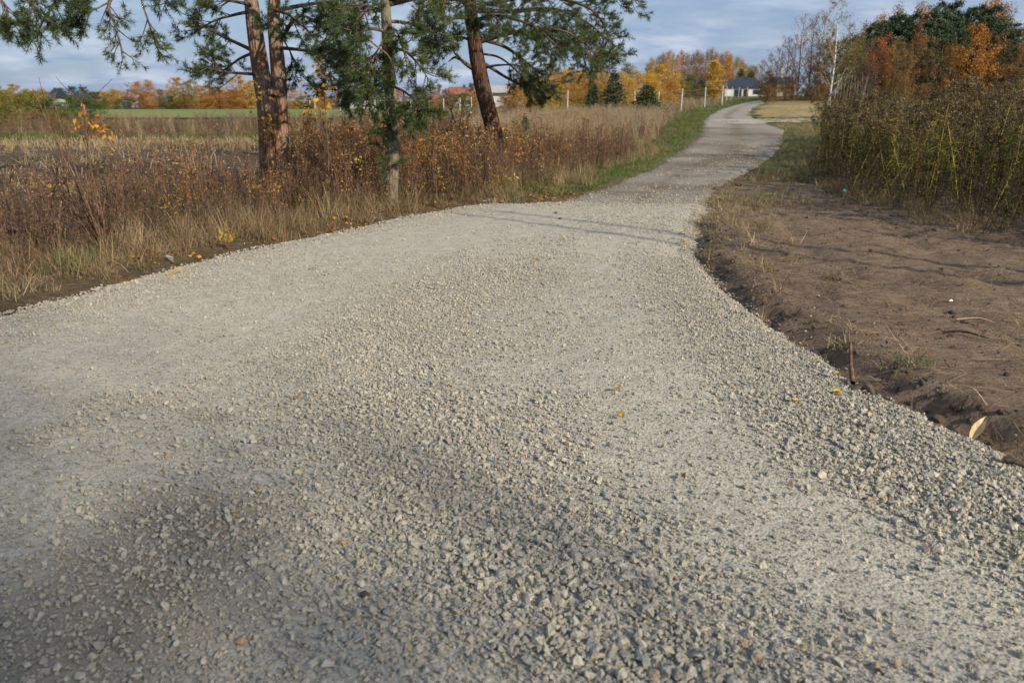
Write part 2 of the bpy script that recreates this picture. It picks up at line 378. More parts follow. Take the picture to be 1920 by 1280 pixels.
# foliage
M['needle'] = leafmat('pine needles', [(.034, .056, .022), (.062, .098, .034), (.108, .148, .048), (.18, .20, .066)], .42)
M['needle_far'] = leafmat('dark pine crown', [(.024, .040, .018), (.040, .066, .028), (.062, .092, .038), (.09, .12, .05)], .12)
M['yellow'] = leafmat('yellow autumn leaves', [(.36, .20, .03), (.53, .31, .04), (.62, .38, .05), (.42, .29, .07)], .35)
M['orange'] = leafmat('orange autumn leaves', [(.28, .115, .024), (.43, .19, .034), (.54, .27, .045), (.42, .23, .06)], .35)
M['rust'] = leafmat('rusty autumn leaves', [(.13, .075, .032), (.21, .115, .04), (.30, .165, .052), (.20, .14, .06)], .3)
M['red'] = leafmat('red autumn leaves', [(.16, .07, .028), (.33, .095, .03), (.43, .145, .04), (.20, .10, .04)], .3)
M['olive'] = leafmat('olive leaves', [(.10, .10, .025), (.19, .175, .038), (.30, .25, .055), (.22, .215, .06)], .3)
M['greenleaf'] = leafmat('green leaves', [(.04, .065, .018), (.075, .115, .03), (.12, .16, .045), (.15, .17, .05)], .3)
M['greyleaf'] = leafmat('grey brown twigs', [(.10, .08, .065), (.15, .12, .095), (.20, .165, .13)], .1)
M['bluegreen'] = leafmat('dull blue green crown', [(.035, .055, .04), (.055, .08, .055), (.08, .11, .07)], .15)
M['straw'] = leafmat('straw', [(.20, .145, .075), (.32, .24, .13), (.43, .335, .19), (.26, .18, .09)], .3)
M['browngrass'] = leafmat('brown dead grass', [(.13, .086, .045), (.22, .15, .078), (.32, .23, .12), (.17, .11, .055)], .3)
M['tallstraw'] = leafmat('pale tall grass', [(.24, .17, .09), (.36, .27, .155), (.46, .365, .23), (.30, .22, .12)], .3)
M['grass'] = leafmat('green grass', [(.05, .085, .02), (.085, .135, .03), (.13, .18, .045), (.22, .21, .07)], .3)
M['drygrass'] = leafmat('yellowing grass', [(.10, .10, .03), (.20, .17, .065), (.30, .24, .10), (.14, .14, .045)], .3)
M['weed'] = leafmat('dead weeds', [(.15, .078, .036), (.26, .142, .06), (.37, .22, .09), (.44, .30, .13)], .25)
M['weed_dark'] = leafmat('dark dead weeds', [(.045, .028, .022), (.085, .05, .036), (.13, .08, .05)], .2)
M['weed_orange'] = leafmat('orange brown weeds', [(.32, .12, .024), (.48, .21, .036), (.58, .31, .045), (.33, .17, .05)], .3)
M['weed_yellow'] = leafmat('yellow weeds', [(.34, .20, .03), (.46, .30, .04), (.36, .29, .08)], .3)
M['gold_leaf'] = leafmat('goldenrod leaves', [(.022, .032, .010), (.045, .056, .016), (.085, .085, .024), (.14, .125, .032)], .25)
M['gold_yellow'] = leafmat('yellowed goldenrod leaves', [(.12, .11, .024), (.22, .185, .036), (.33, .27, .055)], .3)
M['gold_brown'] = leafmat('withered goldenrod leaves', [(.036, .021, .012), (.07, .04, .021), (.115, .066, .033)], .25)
M['plume'] = leafmat('faded goldenrod plumes', [(.075, .050, .022), (.125, .088, .040), (.19, .140, .068), (.27, .21, .105)], .3)
M['gold_stem'] = leafmat('goldenrod stem', [(.075, .06, .022), (.14, .11, .035), (.23, .185, .055), (.10, .055, .028)], 0)
M['fallen'] = leafmat('fallen leaf', [(.30, .17, .06), (.36, .20, .07), (.40, .24, .10)], .1)
M['fallen_y'] = leafmat('fallen yellow leaf', [(.52, .32, .03), (.60, .38, .04), (.55, .36, .06)], .15)
M['dry_leaf'] = plain('dry maize leaf', (.38, .29, .16), (.52, .42, .26), 30)
M['twig'] = barkmat('dark twig', (.07, .05, .036), (.12, .09, .06), None, 1, 30, .4, .01)
M['redtwig'] = barkmat('reddish stems', (.13, .072, .045), (.22, .135, .085), None, .5, 30, .4, .01)
M['pine_red'] = barkmat('pine bark', (.25, .125, .07), (.42, .225, .125), (.23, .18, .135), .22, 17, 1.0, .05)
M['pine_grey'] = barkmat('grey pine bark', (.145, .12, .085), (.25, .21, .155), (.19, .165, .11), .35, 16, .7, .02)
M['pine_dark'] = barkmat('dark red pine bark', (.10, .045, .028), (.19, .085, .052), (.085, .06, .042), .22, 17, 1.0, .05)
M['branch'] = barkmat('pine branch', (.10, .075, .055), (.18, .13, .09), None, .5, 20, .5, .01)
M['trunk_far'] = barkmat('dull trunk', (.07, .054, .043), (.125, .10, .08), None, .3, 5, .4, .02)
M['trunk_pale'] = barkmat('pale young trunk', (.34, .29, .23), (.50, .44, .37), None, .3, 5, .3, .02)
def birchmat():
    m, t, o = newmat('white birch bark'); mp = nd(t, 'ShaderNodeMapping', inp={'Scale': (1.2, 1.2, 6)}); t.links.new(opos(t), mp.inputs[0])
    n = noise(t, mp.outputs[0], 1.6, 5, .6); c = ramp(t, n, [(.40, (.09, .08, .07)), (.47, (.52, .50, .46)), (.7, (.70, .68, .63))]); pr(t, o, c, .8); return m
M['birch'] = birchmat()
M['white'] = plain('white painted wood', (.42, .41, .38), (.60, .59, .55), 6)
M['plaster'] = plain('white plaster', (.50, .50, .50), (.58, .58, .57), 2)
M['roof_blue'] = plain('dark blue roof sheet', (.020, .027, .042), (.030, .038, .055), 3, .5)
M['roof_red'] = plain('red roof tiles', (.20, .085, .055), (.27, .12, .08), 2)
M['roof_dark'] = plain('dark felt roof', (.05, .05, .055), (.08, .08, .085), 2)
M['glass'] = plain('dark window', (.02, .025, .03), (.03, .035, .04), 2, .15, 0)
M['grey'] = plain('grey wall', (.33, .32, .31), (.42, .41, .40), 2)
M['wire'] = plain('fence wire', (.22, .21, .2), (.3, .29, .28), 9)
M['soilclod'] = plain('clod of earth', (.06, .045, .034), (.14, .105, .08), 25, .95, .8)
M['whitestone'] = plain('white stone', (.6, .6, .58), (.75, .74, .72), 20)
M['ochre'] = plain('ochre stone', (.30, .20, .10), (.42, .29, .16), 40)
M['greystone'] = plain('grey stone', (.20, .205, .21), (.33, .335, .34), 25)
M['teal'] = plain('blue green plastic scrap', (.06, .22, .22), (.09, .28, .28), 9)

# ------------------------------------------------------------------ objects
def tag(o, label=None, cat=None, group=None, kind=None):
    if label: o['label'] = label
    if cat: o['category'] = cat
    if group: o['group'] = group
    if kind: o['kind'] = kind
    return o
def obj(name, me, parent=None):
    o = bpy.data.objects.new(name, me); COL.objects.link(o)
    if parent: o.parent = parent
    return o
def empty(name, loc, rz=0, sc=(1, 1, 1), rot=None):
    o = bpy.data.objects.new(name, None); COL.objects.link(o); o.empty_display_size = .2
    o.location = loc; o.rotation_euler = rot if rot else (0, 0, rz); o.scale = sc; return o
def gz(x, y): return float(ground(x, y))

_gn = {}
def scatter(name, X, Y, Z, rot, scl, idx, sources, label=None, parent=None):
    n = len(X)
    me = bpy.data.meshes.new(name); me.vertices.add(n)
    me.vertices.foreach_set('co', np.stack([X, Y, Z], 1).astype(np.float32).ravel())
    a = me.attributes.new('rot', 'FLOAT_VECTOR', 'POINT'); a.data.foreach_set('vector', np.asarray(rot, np.float32).ravel())
    scl = np.asarray(scl, np.float32); scl = scl if scl.ndim == 2 else np.repeat(scl[:, None], 3, 1)
    a = me.attributes.new('scl', 'FLOAT_VECTOR', 'POINT'); a.data.foreach_set('vector', scl.ravel())
    a = me.attributes.new('idx', 'INT', 'POINT'); a.data.foreach_set('value', np.asarray(idx, np.int32))
    o = obj(name, me, parent); o['kind'] = 'stuff'
    if label: o['label'] = label
    c = bpy.data.collections.new(name + '_source')
    for i, s in enumerate(sources): c.objects.link(bpy.data.objects.new(f'{name}_{i:02d}', s))
    g = bpy.data.node_groups.new(name, 'GeometryNodeTree')
    g.interface.new_socket('Geometry', in_out='INPUT', socket_type='NodeSocketGeometry'); g.interface.new_socket('Geometry', in_out='OUTPUT', socket_type='NodeSocketGeometry')
    gi = g.nodes.new('NodeGroupInput'); go = g.nodes.new('NodeGroupOutput'); ip = g.nodes.new('GeometryNodeInstanceOnPoints')
    ci = g.nodes.new('GeometryNodeCollectionInfo'); ci.inputs[0].default_value = c; ci.inputs[1].default_value = True; ci.inputs[2].default_value = True
    def na(nm, ty):
        q = g.nodes.new('GeometryNodeInputNamedAttribute'); q.data_type = ty; q.inputs[0].default_value = nm; return q.outputs[0]
    er = g.nodes.new('FunctionNodeEulerToRotation'); g.links.new(na('rot', 'FLOAT_VECTOR'), er.inputs[0])
    g.links.new(gi.outputs[0], ip.inputs['Points']); g.links.new(ci.outputs[0], ip.inputs['Instance']); ip.inputs['Pick Instance'].default_value = True
    g.links.new(na('idx', 'INT'), ip.inputs['Instance Index']); g.links.new(er.outputs[0], ip.inputs['Rotation']); g.links.new(na('scl', 'FLOAT_VECTOR'), ip.inputs['Scale'])
    g.links.new(ip.outputs[0], go.inputs[0])
    md = o.modifiers.new('scatter', 'NODES'); md.node_group = g
    return o
def strew(n, xr, yr, dens, seed=0, maxn=None):      # points by rejection; dens(x, y) in 0..1
    rg = np.random.default_rng(seed)
    x = rg.uniform(*xr, n); y = rg.uniform(*yr, n); k = rg.uniform(0, 1, n) < dens(x, y)
    return x[k], y[k]
def plants(name, X, Y, smin, smax, sources, label, seed, tilt=.12, zfun=ground, probs=None, zoff=0.0, wind=(0, 0)):
    rg = np.random.default_rng(seed); n = len(X)
    rot = np.stack([rg.normal(0, tilt, n) + wind[0], rg.normal(0, tilt, n) + wind[1], rg.uniform(0, 6.28, n)], 1)
    return scatter(name, X, Y, zfun(X, Y) + zoff, rot, rg.uniform(smin, smax, n), rg.choice(len(sources), n, p=probs), sources, label)

# ================================================================== THE SETTING
# ground: one sheet to the horizon, fine near the camera
def geo(a, b, s0, g):
    o = [a]
    while o[-1] < b: o.append(o[-1] + s0); s0 *= g
    return o
gx = np.array([-q for q in geo(6, 2500, .08, 1.11)][::-1] + list(np.arange(-5.94, 8, .06)) + geo(8, 2500, .08, 1.11))
gy = np.array([-900, -300, -100, -40, -15, -6, -2] + list(np.arange(0, 13.5, .06)) + geo(13.5, 4000, .08, 1.045))
GX, GY = np.meshgrid(gx, gy)
GZ = ground(GX, GY)
s_ = GX - xright(GY); l_ = xleft(GY) - GX
zone = np.full(GX.shape, .5)
zone = np.where(l_ > 0, .5 + .5 * sstep(12, 20, GY) * sstep(1.6, .3, l_), zone)
zone = np.where(s_ > 0, .12 + .75 * sstep(14.5, 22, GY) - .0, zone)
zone = np.where((s_ > 4.5) & (GY > 8), .5, zone)
zone = np.where(GY > 60, .75, zone)
b = MB(); ny, nx = GX.shape
i = (np.arange(ny - 1)[:, None] * nx + np.arange(nx - 1)[None, :]).ravel()
b.add(np.stack([GX, GY, GZ], -1).reshape(-1, 3), np.stack([i, i + 1, i + nx + 1, i + nx], -1), zone.ravel())
tag(obj('ground', b.mesh('ground', M['ground'], True)), 'bare brown earth and dead grass around the gravel road', kind='structure')

def ribbon(name, ys, xl, xr, nu, zf, mat, vf=None, pad=.3):
    u = np.linspace(0, 1, nu); A = xl(ys) - pad; B = xr(ys) + pad
    X = A[:, None] * (1 - u) + B[:, None] * u; Y = np.repeat(ys[:, None], nu, 1); Z = zf(X, Y)
    i = (np.arange(len(ys) - 1)[:, None] * nu + np.arange(nu - 1)[None, :]).ravel()
    m = MB(); m.add(np.stack([X, Y, Z], -1).reshape(-1, 3), np.stack([i, i + 1, i + nu + 1, i + nu], -1), vf(X, Y).ravel() if vf else 0)
    return obj(name, m.mesh(name, mat, True))
def brownmask(x, y):
    b_ = np.exp(-(plnoise_dist(x, y, P((-200, 1250), (100, 1200), (250, 1080))) / .7) ** 2) * 1.0
    b_ = b_ + .5 * np.exp(-(plnoise_dist(x, y, P((120, 770), (250, 755), (400, 790))) / .12) ** 2)
    b_ = b_ + .45 * np.exp(-(plnoise_dist(x, y, P((380, 790), (620, 830))) / .12) ** 2)
    return b_ + .35 * np.exp(-(plnoise_dist(x, y, P((300, 960), (520, 980))) / .2) ** 2) + .3 * sstep(.5, .1, np.minimum(x - xnl(y), xnr(y) - x)) * (y > 9)
o = ribbon('gravel_road', np.concatenate([np.arange(-4, 1.2, .4), np.arange(1.2, 13.7, .05)]), xnl, xnr, 150, lambda x, y: roadz(x, y)[0], M['road'], brownmask)
tag(o, 'freshly laid pale limestone gravel road filling the foreground', kind='structure')
o = ribbon('dirt_road', np.array(geo(12.5, 150, .07, 1.018)), xol, xor_, 60, lambda x, y: roadz(x, y)[1], M['old_road'], lambda x, y: .30 * sstep(46, 34, y) + 1.5 * (fbm(x * .6, y * .9, 1.0, 4, 46) - .44) * sstep(60, 30, y) + .35 * np.exp(-(((x - xol(y)) / (xor_(y) - xol(y)) - .5 + .06 * np.sin(y * .4)) / .10) ** 2) + .45 * sstep(.14, .0, (x - xol(y)) / (xor_(y) - xol(y))) + .30 * np.exp(-(((x - xol(y)) / (xor_(y) - xol(y)) - .45) / .13) ** 2) * sstep(30, 40, y) - .25 * sstep(34, 42, y), .4)  # nearer stretch darker: brown earth, and goldenrod shade put into the colour
tag(o, 'older worn gravel track bending away to the house', kind='structure')

def sheet(name, poly, mat, step, dz, label, zf=base):
    p = np.array(poly); x0, y0 = p.min(0); x1, y1 = p.max(0)
    xs = np.linspace(x0, x1, max(2, int((x1 - x0) / step))); ys = np.linspace(y0, y1, max(2, int((y1 - y0) / step)))
    X, Y = np.meshgrid(xs, ys); nx = len(xs)
    cx = (X[:-1, :-1] + X[1:, 1:]) / 2; cy = (Y[:-1, :-1] + Y[1:, 1:]) / 2
    ins = np.zeros(cx.shape, bool); wob = step * 2 * (fbm(cx, cy, .5 / step ** .5, 2, 77) - .5)
    for (ax, ay), (bx, by) in zip(poly, poly[1:] + poly[:1]):
        c = ((ay > cy + wob) != (by > cy + wob)) & (cx + wob < (bx - ax) * (cy + wob - ay) / (by - ay + 1e-12) + ax); ins ^= c
    j, k = np.nonzero(ins); i = j * nx + k
    m = MB(); m.add(np.stack([X, Y, zf(X, Y) + dz], -1).reshape(-1, 3), np.stack([i, i + 1, i + nx + 1, i + nx], -1))
    return tag(obj(name, m.mesh(name, mat, True)), label, kind='structure')
sheet('stubble_field', [(-6.2, 9), (-5.2, 14), (-6, 20), (-5, 31), (-60, 33), (-60, 9)], M['stubble'], .25, .035, 'harvested maize stubble field behind the left verge', lambda x, y: ground(x, y) + .03 * (fbm(x, y, 1.5, 3, 91) - .5))
sheet('green_field', [(-2, 70), (-60, 72), (-150, 76), (-150, 132), (-4, 132)], M['green'], 2.5, .10, 'strip of fresh green field before the far trees')
me_pts = [gpix(*q) for q in [(1412, 222), (1404, 212), (1420, 201), (1452, 191)]]
sheet('meadow', [(p[0] + .3, p[1]) for p in me_pts] + [(60, me_pts[-1][1]), (60, 78), (50, me_pts[0][1])], M['meadow'], .8, .05, 'mown straw coloured meadow right of the track', ground)
st = [gpix(*q) for q in [(1400, 231), (1480, 230.5), (1560, 230)]]
sheet('side_track', [(st[0][0] - 1, st[0][1] - .4), (st[1][0], st[1][1] - .2), (st[2][0] + 12, st[2][1]), (st[2][0] + 12, st[2][1] + 4.2), (st[1][0], st[1][1] + 4), (st[0][0] - 1, st[0][1] + 4.5)], M['road'], .35, .045, 'pale gravel side track turning right behind the goldenrod', ground)

# ------------------------------------------------------------------ gravel
def stone_mesh(k):
    rg = random.Random(100 + k); bm = bmesh.new()
    a, b_, c = rg.uniform(.75, 1.25), rg.uniform(.6, .95), rg.uniform(.4, .72)
    for _ in range(rg.randint(11, 16)):
        v = Vector((rg.gauss(0, 1), rg.gauss(0, 1), rg.gauss(0, 1))).normalized() * rg.uniform(.82, 1.05)
        bm.verts.new((v.x * a * .5, v.y * b_ * .5, v.z * c * .5))
    bmesh.ops.convex_hull(bm, input=bm.verts[:])
    for v in [v for v in bm.verts if not v.link_faces]: bm.verts.remove(v)
    me = bpy.data.meshes.new('stone'); bm.to_mesh(me); bm.free(); me.materials.append(M['stone']); return me
STONES = [stone_mesh(k) for k in range(18)]
rg = np.random.default_rng(3)
def gravel(name, n, xr, yr, med, sig, lo, hi, dfun, seed, label, zf=lambda x, y: roadz(x, y)[0], sink=.16, big=None):
    x, y = strew(n, xr, yr, dfun, seed)
    g = np.random.default_rng(seed + 1); k = len(x)
    s = np.clip(np.exp(g.normal(math.log(med), sig, k)), lo, hi)
    if big is not None: s = s * (1 + big(x, y))
    rot = np.stack([g.normal(0, .5, k), g.normal(0, .5, k), g.uniform(0, 6.28, k)], 1)
    return scatter(name, x, y, zf(x, y) + s * (.30 - sink) + g.uniform(0, .006, k) * (s > .012), rot, s, g.integers(0, 18, k), STONES, label)
inside = lambda x, y: (sd_new(x, y) + .10 * (fbm(x, y, 6, 2, 71) - .5) > -0.03)
dl = lambda x, y: inside(x, y) * np.clip(loose(x, y) ** 1.4, .05, 1)
bigf = lambda x, y: .42 * np.exp(-(plnoise_dist(x, y, P((1250, 1290), (1060, 1180), (980, 1080))) / .35) ** 2) + .22 * np.exp(-(plnoise_dist(x, y, P((1900, 950), (1780, 1000), (1640, 880))) / .3) ** 2)
gravel('gravel', 105000, (-3.2, 3.2), (1.5, 4.2), .0148, .45, .007, .044, dl, 31, 'loose angular grey limestone gravel near the viewer', big=bigf)
gravel('gravel', 110000, (-4.6, 2.8), (4.2, 8.2), .0148, .36, .007, .038, dl, 32, 'loose angular grey limestone gravel in the middle of the road', big=bigf)
gravel('gravel', 42000, (-3.6, 3.0), (8.2, 13.5), .020, .3, .012, .04, dl, 33, 'loose pale limestone gravel towards the far edge of the new road')
gravel('fine_gravel', 190000, (-4.4, 3.2), (1.5, 7.5), .0078, .28, .005, .013, lambda x, y: inside(x, y) * (.5 + .4 * loose(x, y)), 37, 'fine grit and chippings bedded in the road surface', sink=.08)
gravel('packed_gravel', 70000, (-4.6, 3.2), (1.5, 8.5), .015, .35, .009, .032, lambda x, y: inside(x, y) * (.10 + .4 * fbm(x, y, 3, 2, 74) + .55 * loose(x, y)), 39, 'flat stones pressed level into the road surface', sink=.30)
edge = lambda x, y: (np.abs(np.minimum(x - xnl(y), xnr(y) - x) - .03 + .10 * (fbm(x, y, 4, 2, 72) - .5)) < .09 + .05 * (y > 6)) * 1.0
gravel('gravel', 120000, (-5.2, 3.4), (1.5, 13.4), .022, .35, .010, .046, edge, 34, 'coarse pale stones heaped along the road edges', zf=lambda x, y: np.maximum(roadz(x, y)[0], ground(x, y)))
spill = lambda x, y: np.exp(-(np.maximum(0, -sd_new(x, y)) / .16)) * (sd_new(x, y) < .02) * .45
gravel('gravel', 30000, (-5.4, 3.8), (1.5, 13.6), .02, .35, .01, .045, spill, 35, 'stray stones spilled onto the verges', zf=ground, sink=.05)
oldd = lambda x, y: (sd_old(x, y) > -.05) * np.clip(.2 + .9 * (fbm(x, y, .9, 3, 73) - .45) + .5 * np.exp(-((xor_(y) - x - .7) / .6) ** 2), 0, 1)
gravel('gravel', 16000, (-2, 3.5), (12.4, 16.5), .02, .35, .009, .04, lambda x, y: (sd_old(x, y) > 0) * np.exp(-np.maximum(0, y - 13.1) / .9) * .8, 38, 'stones thinning out from the new gravel onto the older track', zf=lambda x, y: np.maximum(roadz(x, y)[1], roadz(x, y)[0]))
gravel('gravel', 34000, (-.5, 9), (13.2, 32), .022, .35, .012, .05, oldd, 36, 'scattered grey stones on the older track', zf=lambda x, y: roadz(x, y)[1])

# ================================================================== GROUND COVER
def clump(seed, n, hmin, hmax, w_, spread, bend, mat, heads=0, lean=.25):
    g = np.random.default_rng(seed); m = MB()
    for _ in range(n):
        p = np.array([g.normal(0, spread), g.normal(0, spread), -.02]); d = unit(np.array([g.normal(0, lean), g.normal(0, lean), 1.0]))
        L = g.uniform(hmin, hmax); v = g.uniform()
        blade(m, p, d, L, w_ * g.uniform(.7, 1.3), g.uniform(.05, bend), g, v, 3 if hmax < .9 else 4)
        if heads and g.uniform() < heads:
            t = p + d * L * .92; leaves(m, t + g.normal(0, 1, (7, 3)) * np.array([.012, .012, .06]), .035, g, .3, v=v, flat=-1)
    return m.mesh('grass_clump', mat)
def weed(seed, H, mat, nleaf=40, twigs=9, leaf=.035, stem='twig', spread=.28, bare=.0):
    g = np.random.default_rng(seed); m = MB(); L = MB()
    for st_ in range(g.integers(1, 4)):
        h = H * g.uniform(.65, 1.0); az = g.uniform(0, 6.28); ln = g.uniform(.0, .22)
        p0 = np.array([g.normal(0, .04), g.normal(0, .04), -.03]); top = p0 + np.array([math.cos(az) * ln * h, math.sin(az) * ln * h, h])
        mid = (p0 + top) / 2 + g.normal(0, .02 * H, 3); path = smoothpath([p0, mid, top], 3)
        tube(m, path, np.linspace(.006, .002, len(path)) * (H ** .5), 3, g.uniform(), False)
        for k in range(twigs):
            t = g.uniform(.25, .98); q = p0 + (top - p0) * t + (mid - (p0 + top) / 2) * (1 - abs(2 * t - 1)); a = g.uniform(0, 6.28)
            e_ = q + np.array([math.cos(a), math.sin(a), g.uniform(.3, 1.1)]) * spread * H * (1.05 - t * .8) * g.uniform(.4, 1)
            tube(m, np.array([q, (q + e_) / 2 + g.normal(0, .01, 3), e_]), [.003, .002, .0012], 3, g.uniform(), False)
            nl = int(nleaf / twigs)
            C = q + (e_ - q) * g.uniform(.3, 1.05, (nl, 1)) + g.normal(0, .018, (nl, 3)); leaves(L, C, leaf, g, .55, droop=.3)
    out_ = MB(); out_.join(m); out_.join(L)
    me = out_.mesh('weed', M[stem]); me.materials.append(mat)
    nq = sum(len(q) for q in m.Q); mi = np.zeros(len(me.polygons), np.int32)
    # quads come first (stems), leaf triangles after them
    mi[sum(len(q) for q in out_.Q):] = 1; me.polygons.foreach_set('material_index', mi); return me
DRY = [clump(200 + k, 46, .16, .52, .006, .07, .75, M['straw']) for k in range(4)]
DRYL = [clump(210 + k, 40, .12, .36, .006, .09, 1.1, M['straw'], 0, .7) for k in range(3)]
DRYB = [clump(216 + k, 40, .14, .5, .006, .08, .9, M['browngrass']) for k in range(4)]
TALL = [clump(220 + k, 34, .7, 1.25, .007, .08, .45, M['tallstraw'], .8, .12) for k in range(4)]
GRN = [clump(230 + k, 46, .05, .17, .006, .07, .9, M['grass'], 0, .5) for k in range(4)]
YGR = [clump(240 + k, 46, .05, .20, .006, .07, .9, M['drygrass'], 0, .5) for k in range(3)]
WDS = [weed(250 + k, 1.0, M['weed'], 24, 10, .026, 'redtwig') for k in range(4)]
WDD = [weed(260 + k, .95, M['weed_dark'], 26, 11, .024) for k in range(4)]
WDO = [weed(270 + k, 1.0, M['weed_orange'], 24, 9, .034, 'redtwig') for k in range(4)]
WDY = [weed(280 + k, .7, M['weed_yellow'], 16, 7, .04) for k in range(2)]
WDB = [weed(290 + k, 1.0, M['weed_dark'], 6, 14, .02, 'redtwig') for k in range(3)]
def bits(seed, n, lmin, lmax, w_, rad, mat, lift=.02):
    g = np.random.default_rng(seed); m = MB()
    for _ in range(n):
        p = np.array([g.normal(0, rad), g.normal(0, rad), g.uniform(.002, lift)]); a = g.uniform(0, 6.28); d = np.array([math.cos(a), math.sin(a), g.normal(0, .12)])
        blade(m, p, unit(d), g.uniform(lmin, lmax), w_ * g.uniform(.6, 1.4), g.normal(0, .2), g, g.uniform(), 2)
    return m.mesh('straw_bits', mat)
BITS = [bits(300 + k, 26, .04, .22, .005, .10, M['straw']) for k in range(3)] + [bits(304, 24, .03, .16, .007, .10, M['weed_dark'])]
def leafbits(seed, n, mat, sz=.045):
    g = np.random.default_rng(seed); m = MB(); C = np.stack([g.normal(0, .14, n), g.normal(0, .14, n), g.uniform(.004, .03, n)], 1); leaves(m, C, sz, g, .65, flat=.85); return m.mesh('leaf_litter', mat)
LITTER = [leafbits(310 + k, 14, M[q]) for k, q in enumerate(('weed', 'weed_orange', 'weed_dark', 'rust'))]

exl0 = lin([gpix(*q) for q in [(2250, 520), (2050, 478), (1900, 452), (1800, 425), (1700, 392), (1620, 362), (1545, 338)]])
lefts = lambda x, y: xleft(y) - x
rights = lambda x, y: x - xright(y)
patch = lambda x, y, s, seed, a=.4, b_=.6: sstep(a, b_, fbm(x, y, s, 3, seed))
near_w = lambda y: sstep(14.5, 17.5, y)
# left verge, nearest the road first
strip = lambda x, y: sstep(.3, .75, lefts(x, y) + .5 * (fbm(x, y, 2, 2, 81) - .5)) * sstep(5.2 + 3.5 * near_w(y)[()], 3.8 + 2.5 * near_w(y), lefts(x, y)) * (y < 30)
xs, ys = strew(5200, (-11, 5), (2, 30), lambda x, y: strip(x, y) * (.12 + .88 * patch(x, y, .8, 82, .45, .62)), 401)
plants('dry_grass', xs, ys, .4, .95, DRY + DRYB, 'dry straw grass along the left verge', 402)
xs, ys = strew(2600, (-9, 0), (3, 15), lambda x, y: sstep(.12, .5, lefts(x, y) + .4 * (fbm(x, y, 2.5, 2, 80) - .5)) * sstep(2.2, 1.0, lefts(x, y)), 403)
plants('matted_grass', xs, ys, .5, 1.0, DRYL + DRYB + GRN[:1], 'matted dead grass at the left road edge', 404)
xs, ys = strew(5200, (-11, 5), (3, 24), lambda x, y: sstep(.55, 1.3, lefts(x, y)) * sstep(7 , 3.2, lefts(x, y)) * sstep(5.5, 10, y) * (.35 + .65 * patch(x, y, .5, 83)), 405)
plants('dead_weeds', xs, ys, .45, 1.05, WDS + WDD + WDB, 'brown withered weeds under the pines', 406)
xs, ys = strew(5200, (-6, 5), (10, 25), lambda x, y: sstep(.5, 1.4, lefts(x, y)) * sstep(7.5, 3.5, lefts(x, y)) * sstep(9.5, 12, y) * (.15 + .85 * patch(x, y, .9, 84, .4, .62)), 407)
plants('orange_weeds', xs, ys, .45, 1.35, WDO[:3] + WDS + WDS + WDD[:2] + WDB + DRYB + DRY[:3] + WDY[:1], 'rusty brown wispy weeds with a few orange leaves round the pines', 408)
xs, ys = strew(1500, (-5, 1), (13.5, 22), lambda x, y: (x / y > -.275) * (x / y < -.02) * sstep(.8, 1.6, lefts(x, y)) * patch(x, y, 1.1, 79, .35, .6), 430)
plants('tall_weeds', xs, ys, .8, 1.5, WDS + WDS + WDD + WDO[:2] + WDB, 'tall tangled brown weeds between the pines', 431, .18)
xs, ys = strew(700, (-9, -2), (6, 13), lambda x, y: sstep(.8, 1.6, lefts(x, y)) * sstep(4.5, 3, lefts(x, y)) * patch(x, y, 1.0, 78, .42, .6), 432)
plants('tall_weeds', xs, ys, .6, 1.15, WDS + WDB + WDB + WDD, 'thin tangled stems at the near left verge', 433, .2)
xs, ys = strew(260, (-8, 2), (4, 16), lambda x, y: sstep(.4, 1, lefts(x, y)) * sstep(4, 2, lefts(x, y)), 409)
plants('yellow_weeds', xs, ys, .4, .9, WDY, 'small weeds with yellow leaves', 410)
# band beyond the pines with pale tall grass towards the green verge
xs, ys = strew(5200, (-2, 12), (19, 40), lambda x, y: sstep(1.3, 2.4, lefts(x, y)) * sstep(9, 6, lefts(x, y)) * sstep(21, 25, y) * (.35 + .65 * patch(x, y, .35, 85)), 411)
plants('tall_grass', xs, ys, .62, .95, TALL, 'pale feathery tall grass beside the bend of the track', 412, wind=(.10, .12))
xs, ys = strew(4200, (-4, 10), (19, 36), lambda x, y: sstep(1.2, 2.0, lefts(x, y)) * sstep(10, 6, lefts(x, y)) * patch(x, y, .35, 86, .45, .6), 413)
plants('dead_weeds', xs, ys, .5, 1.15, WDS + WDD + WDO + DRYB, 'dark withered weeds among the tall grass', 414)
# green verge left of the track
xs, ys = strew(11000, (-2, 20), (12.6, 60), lambda x, y: sstep(-.2, .15, lefts(x, y) + .9 * (fbm(x, y, 1.3, 3, 87) - .5)) * sstep(2.4, 1.2, lefts(x, y)) * sstep(12.8, 14.5, y), 415)
plants('green_grass', xs, ys, .8, 1.7, GRN + GRN + YGR, 'green grass strip along the left side of the track', 416)
# grass right of the old track and before the goldenrod
xs, ys = strew(9000, (1.5, 16), (12.2, 46), lambda x, y: sstep(-.3, .3, rights(x, y) + 1.1 * (fbm(x, y, 1.2, 3, 88) - .5)) * sstep(4.5, 3, rights(x, y)) * sstep(12.3, 14.5, y) * (.3 + .7 * patch(x, y, .8, 89)), 417)
plants('verge_grass', xs, ys, .6, 1.3, GRN + YGR + YGR + DRYL, 'thin mixed grass at the foot of the goldenrod', 418)
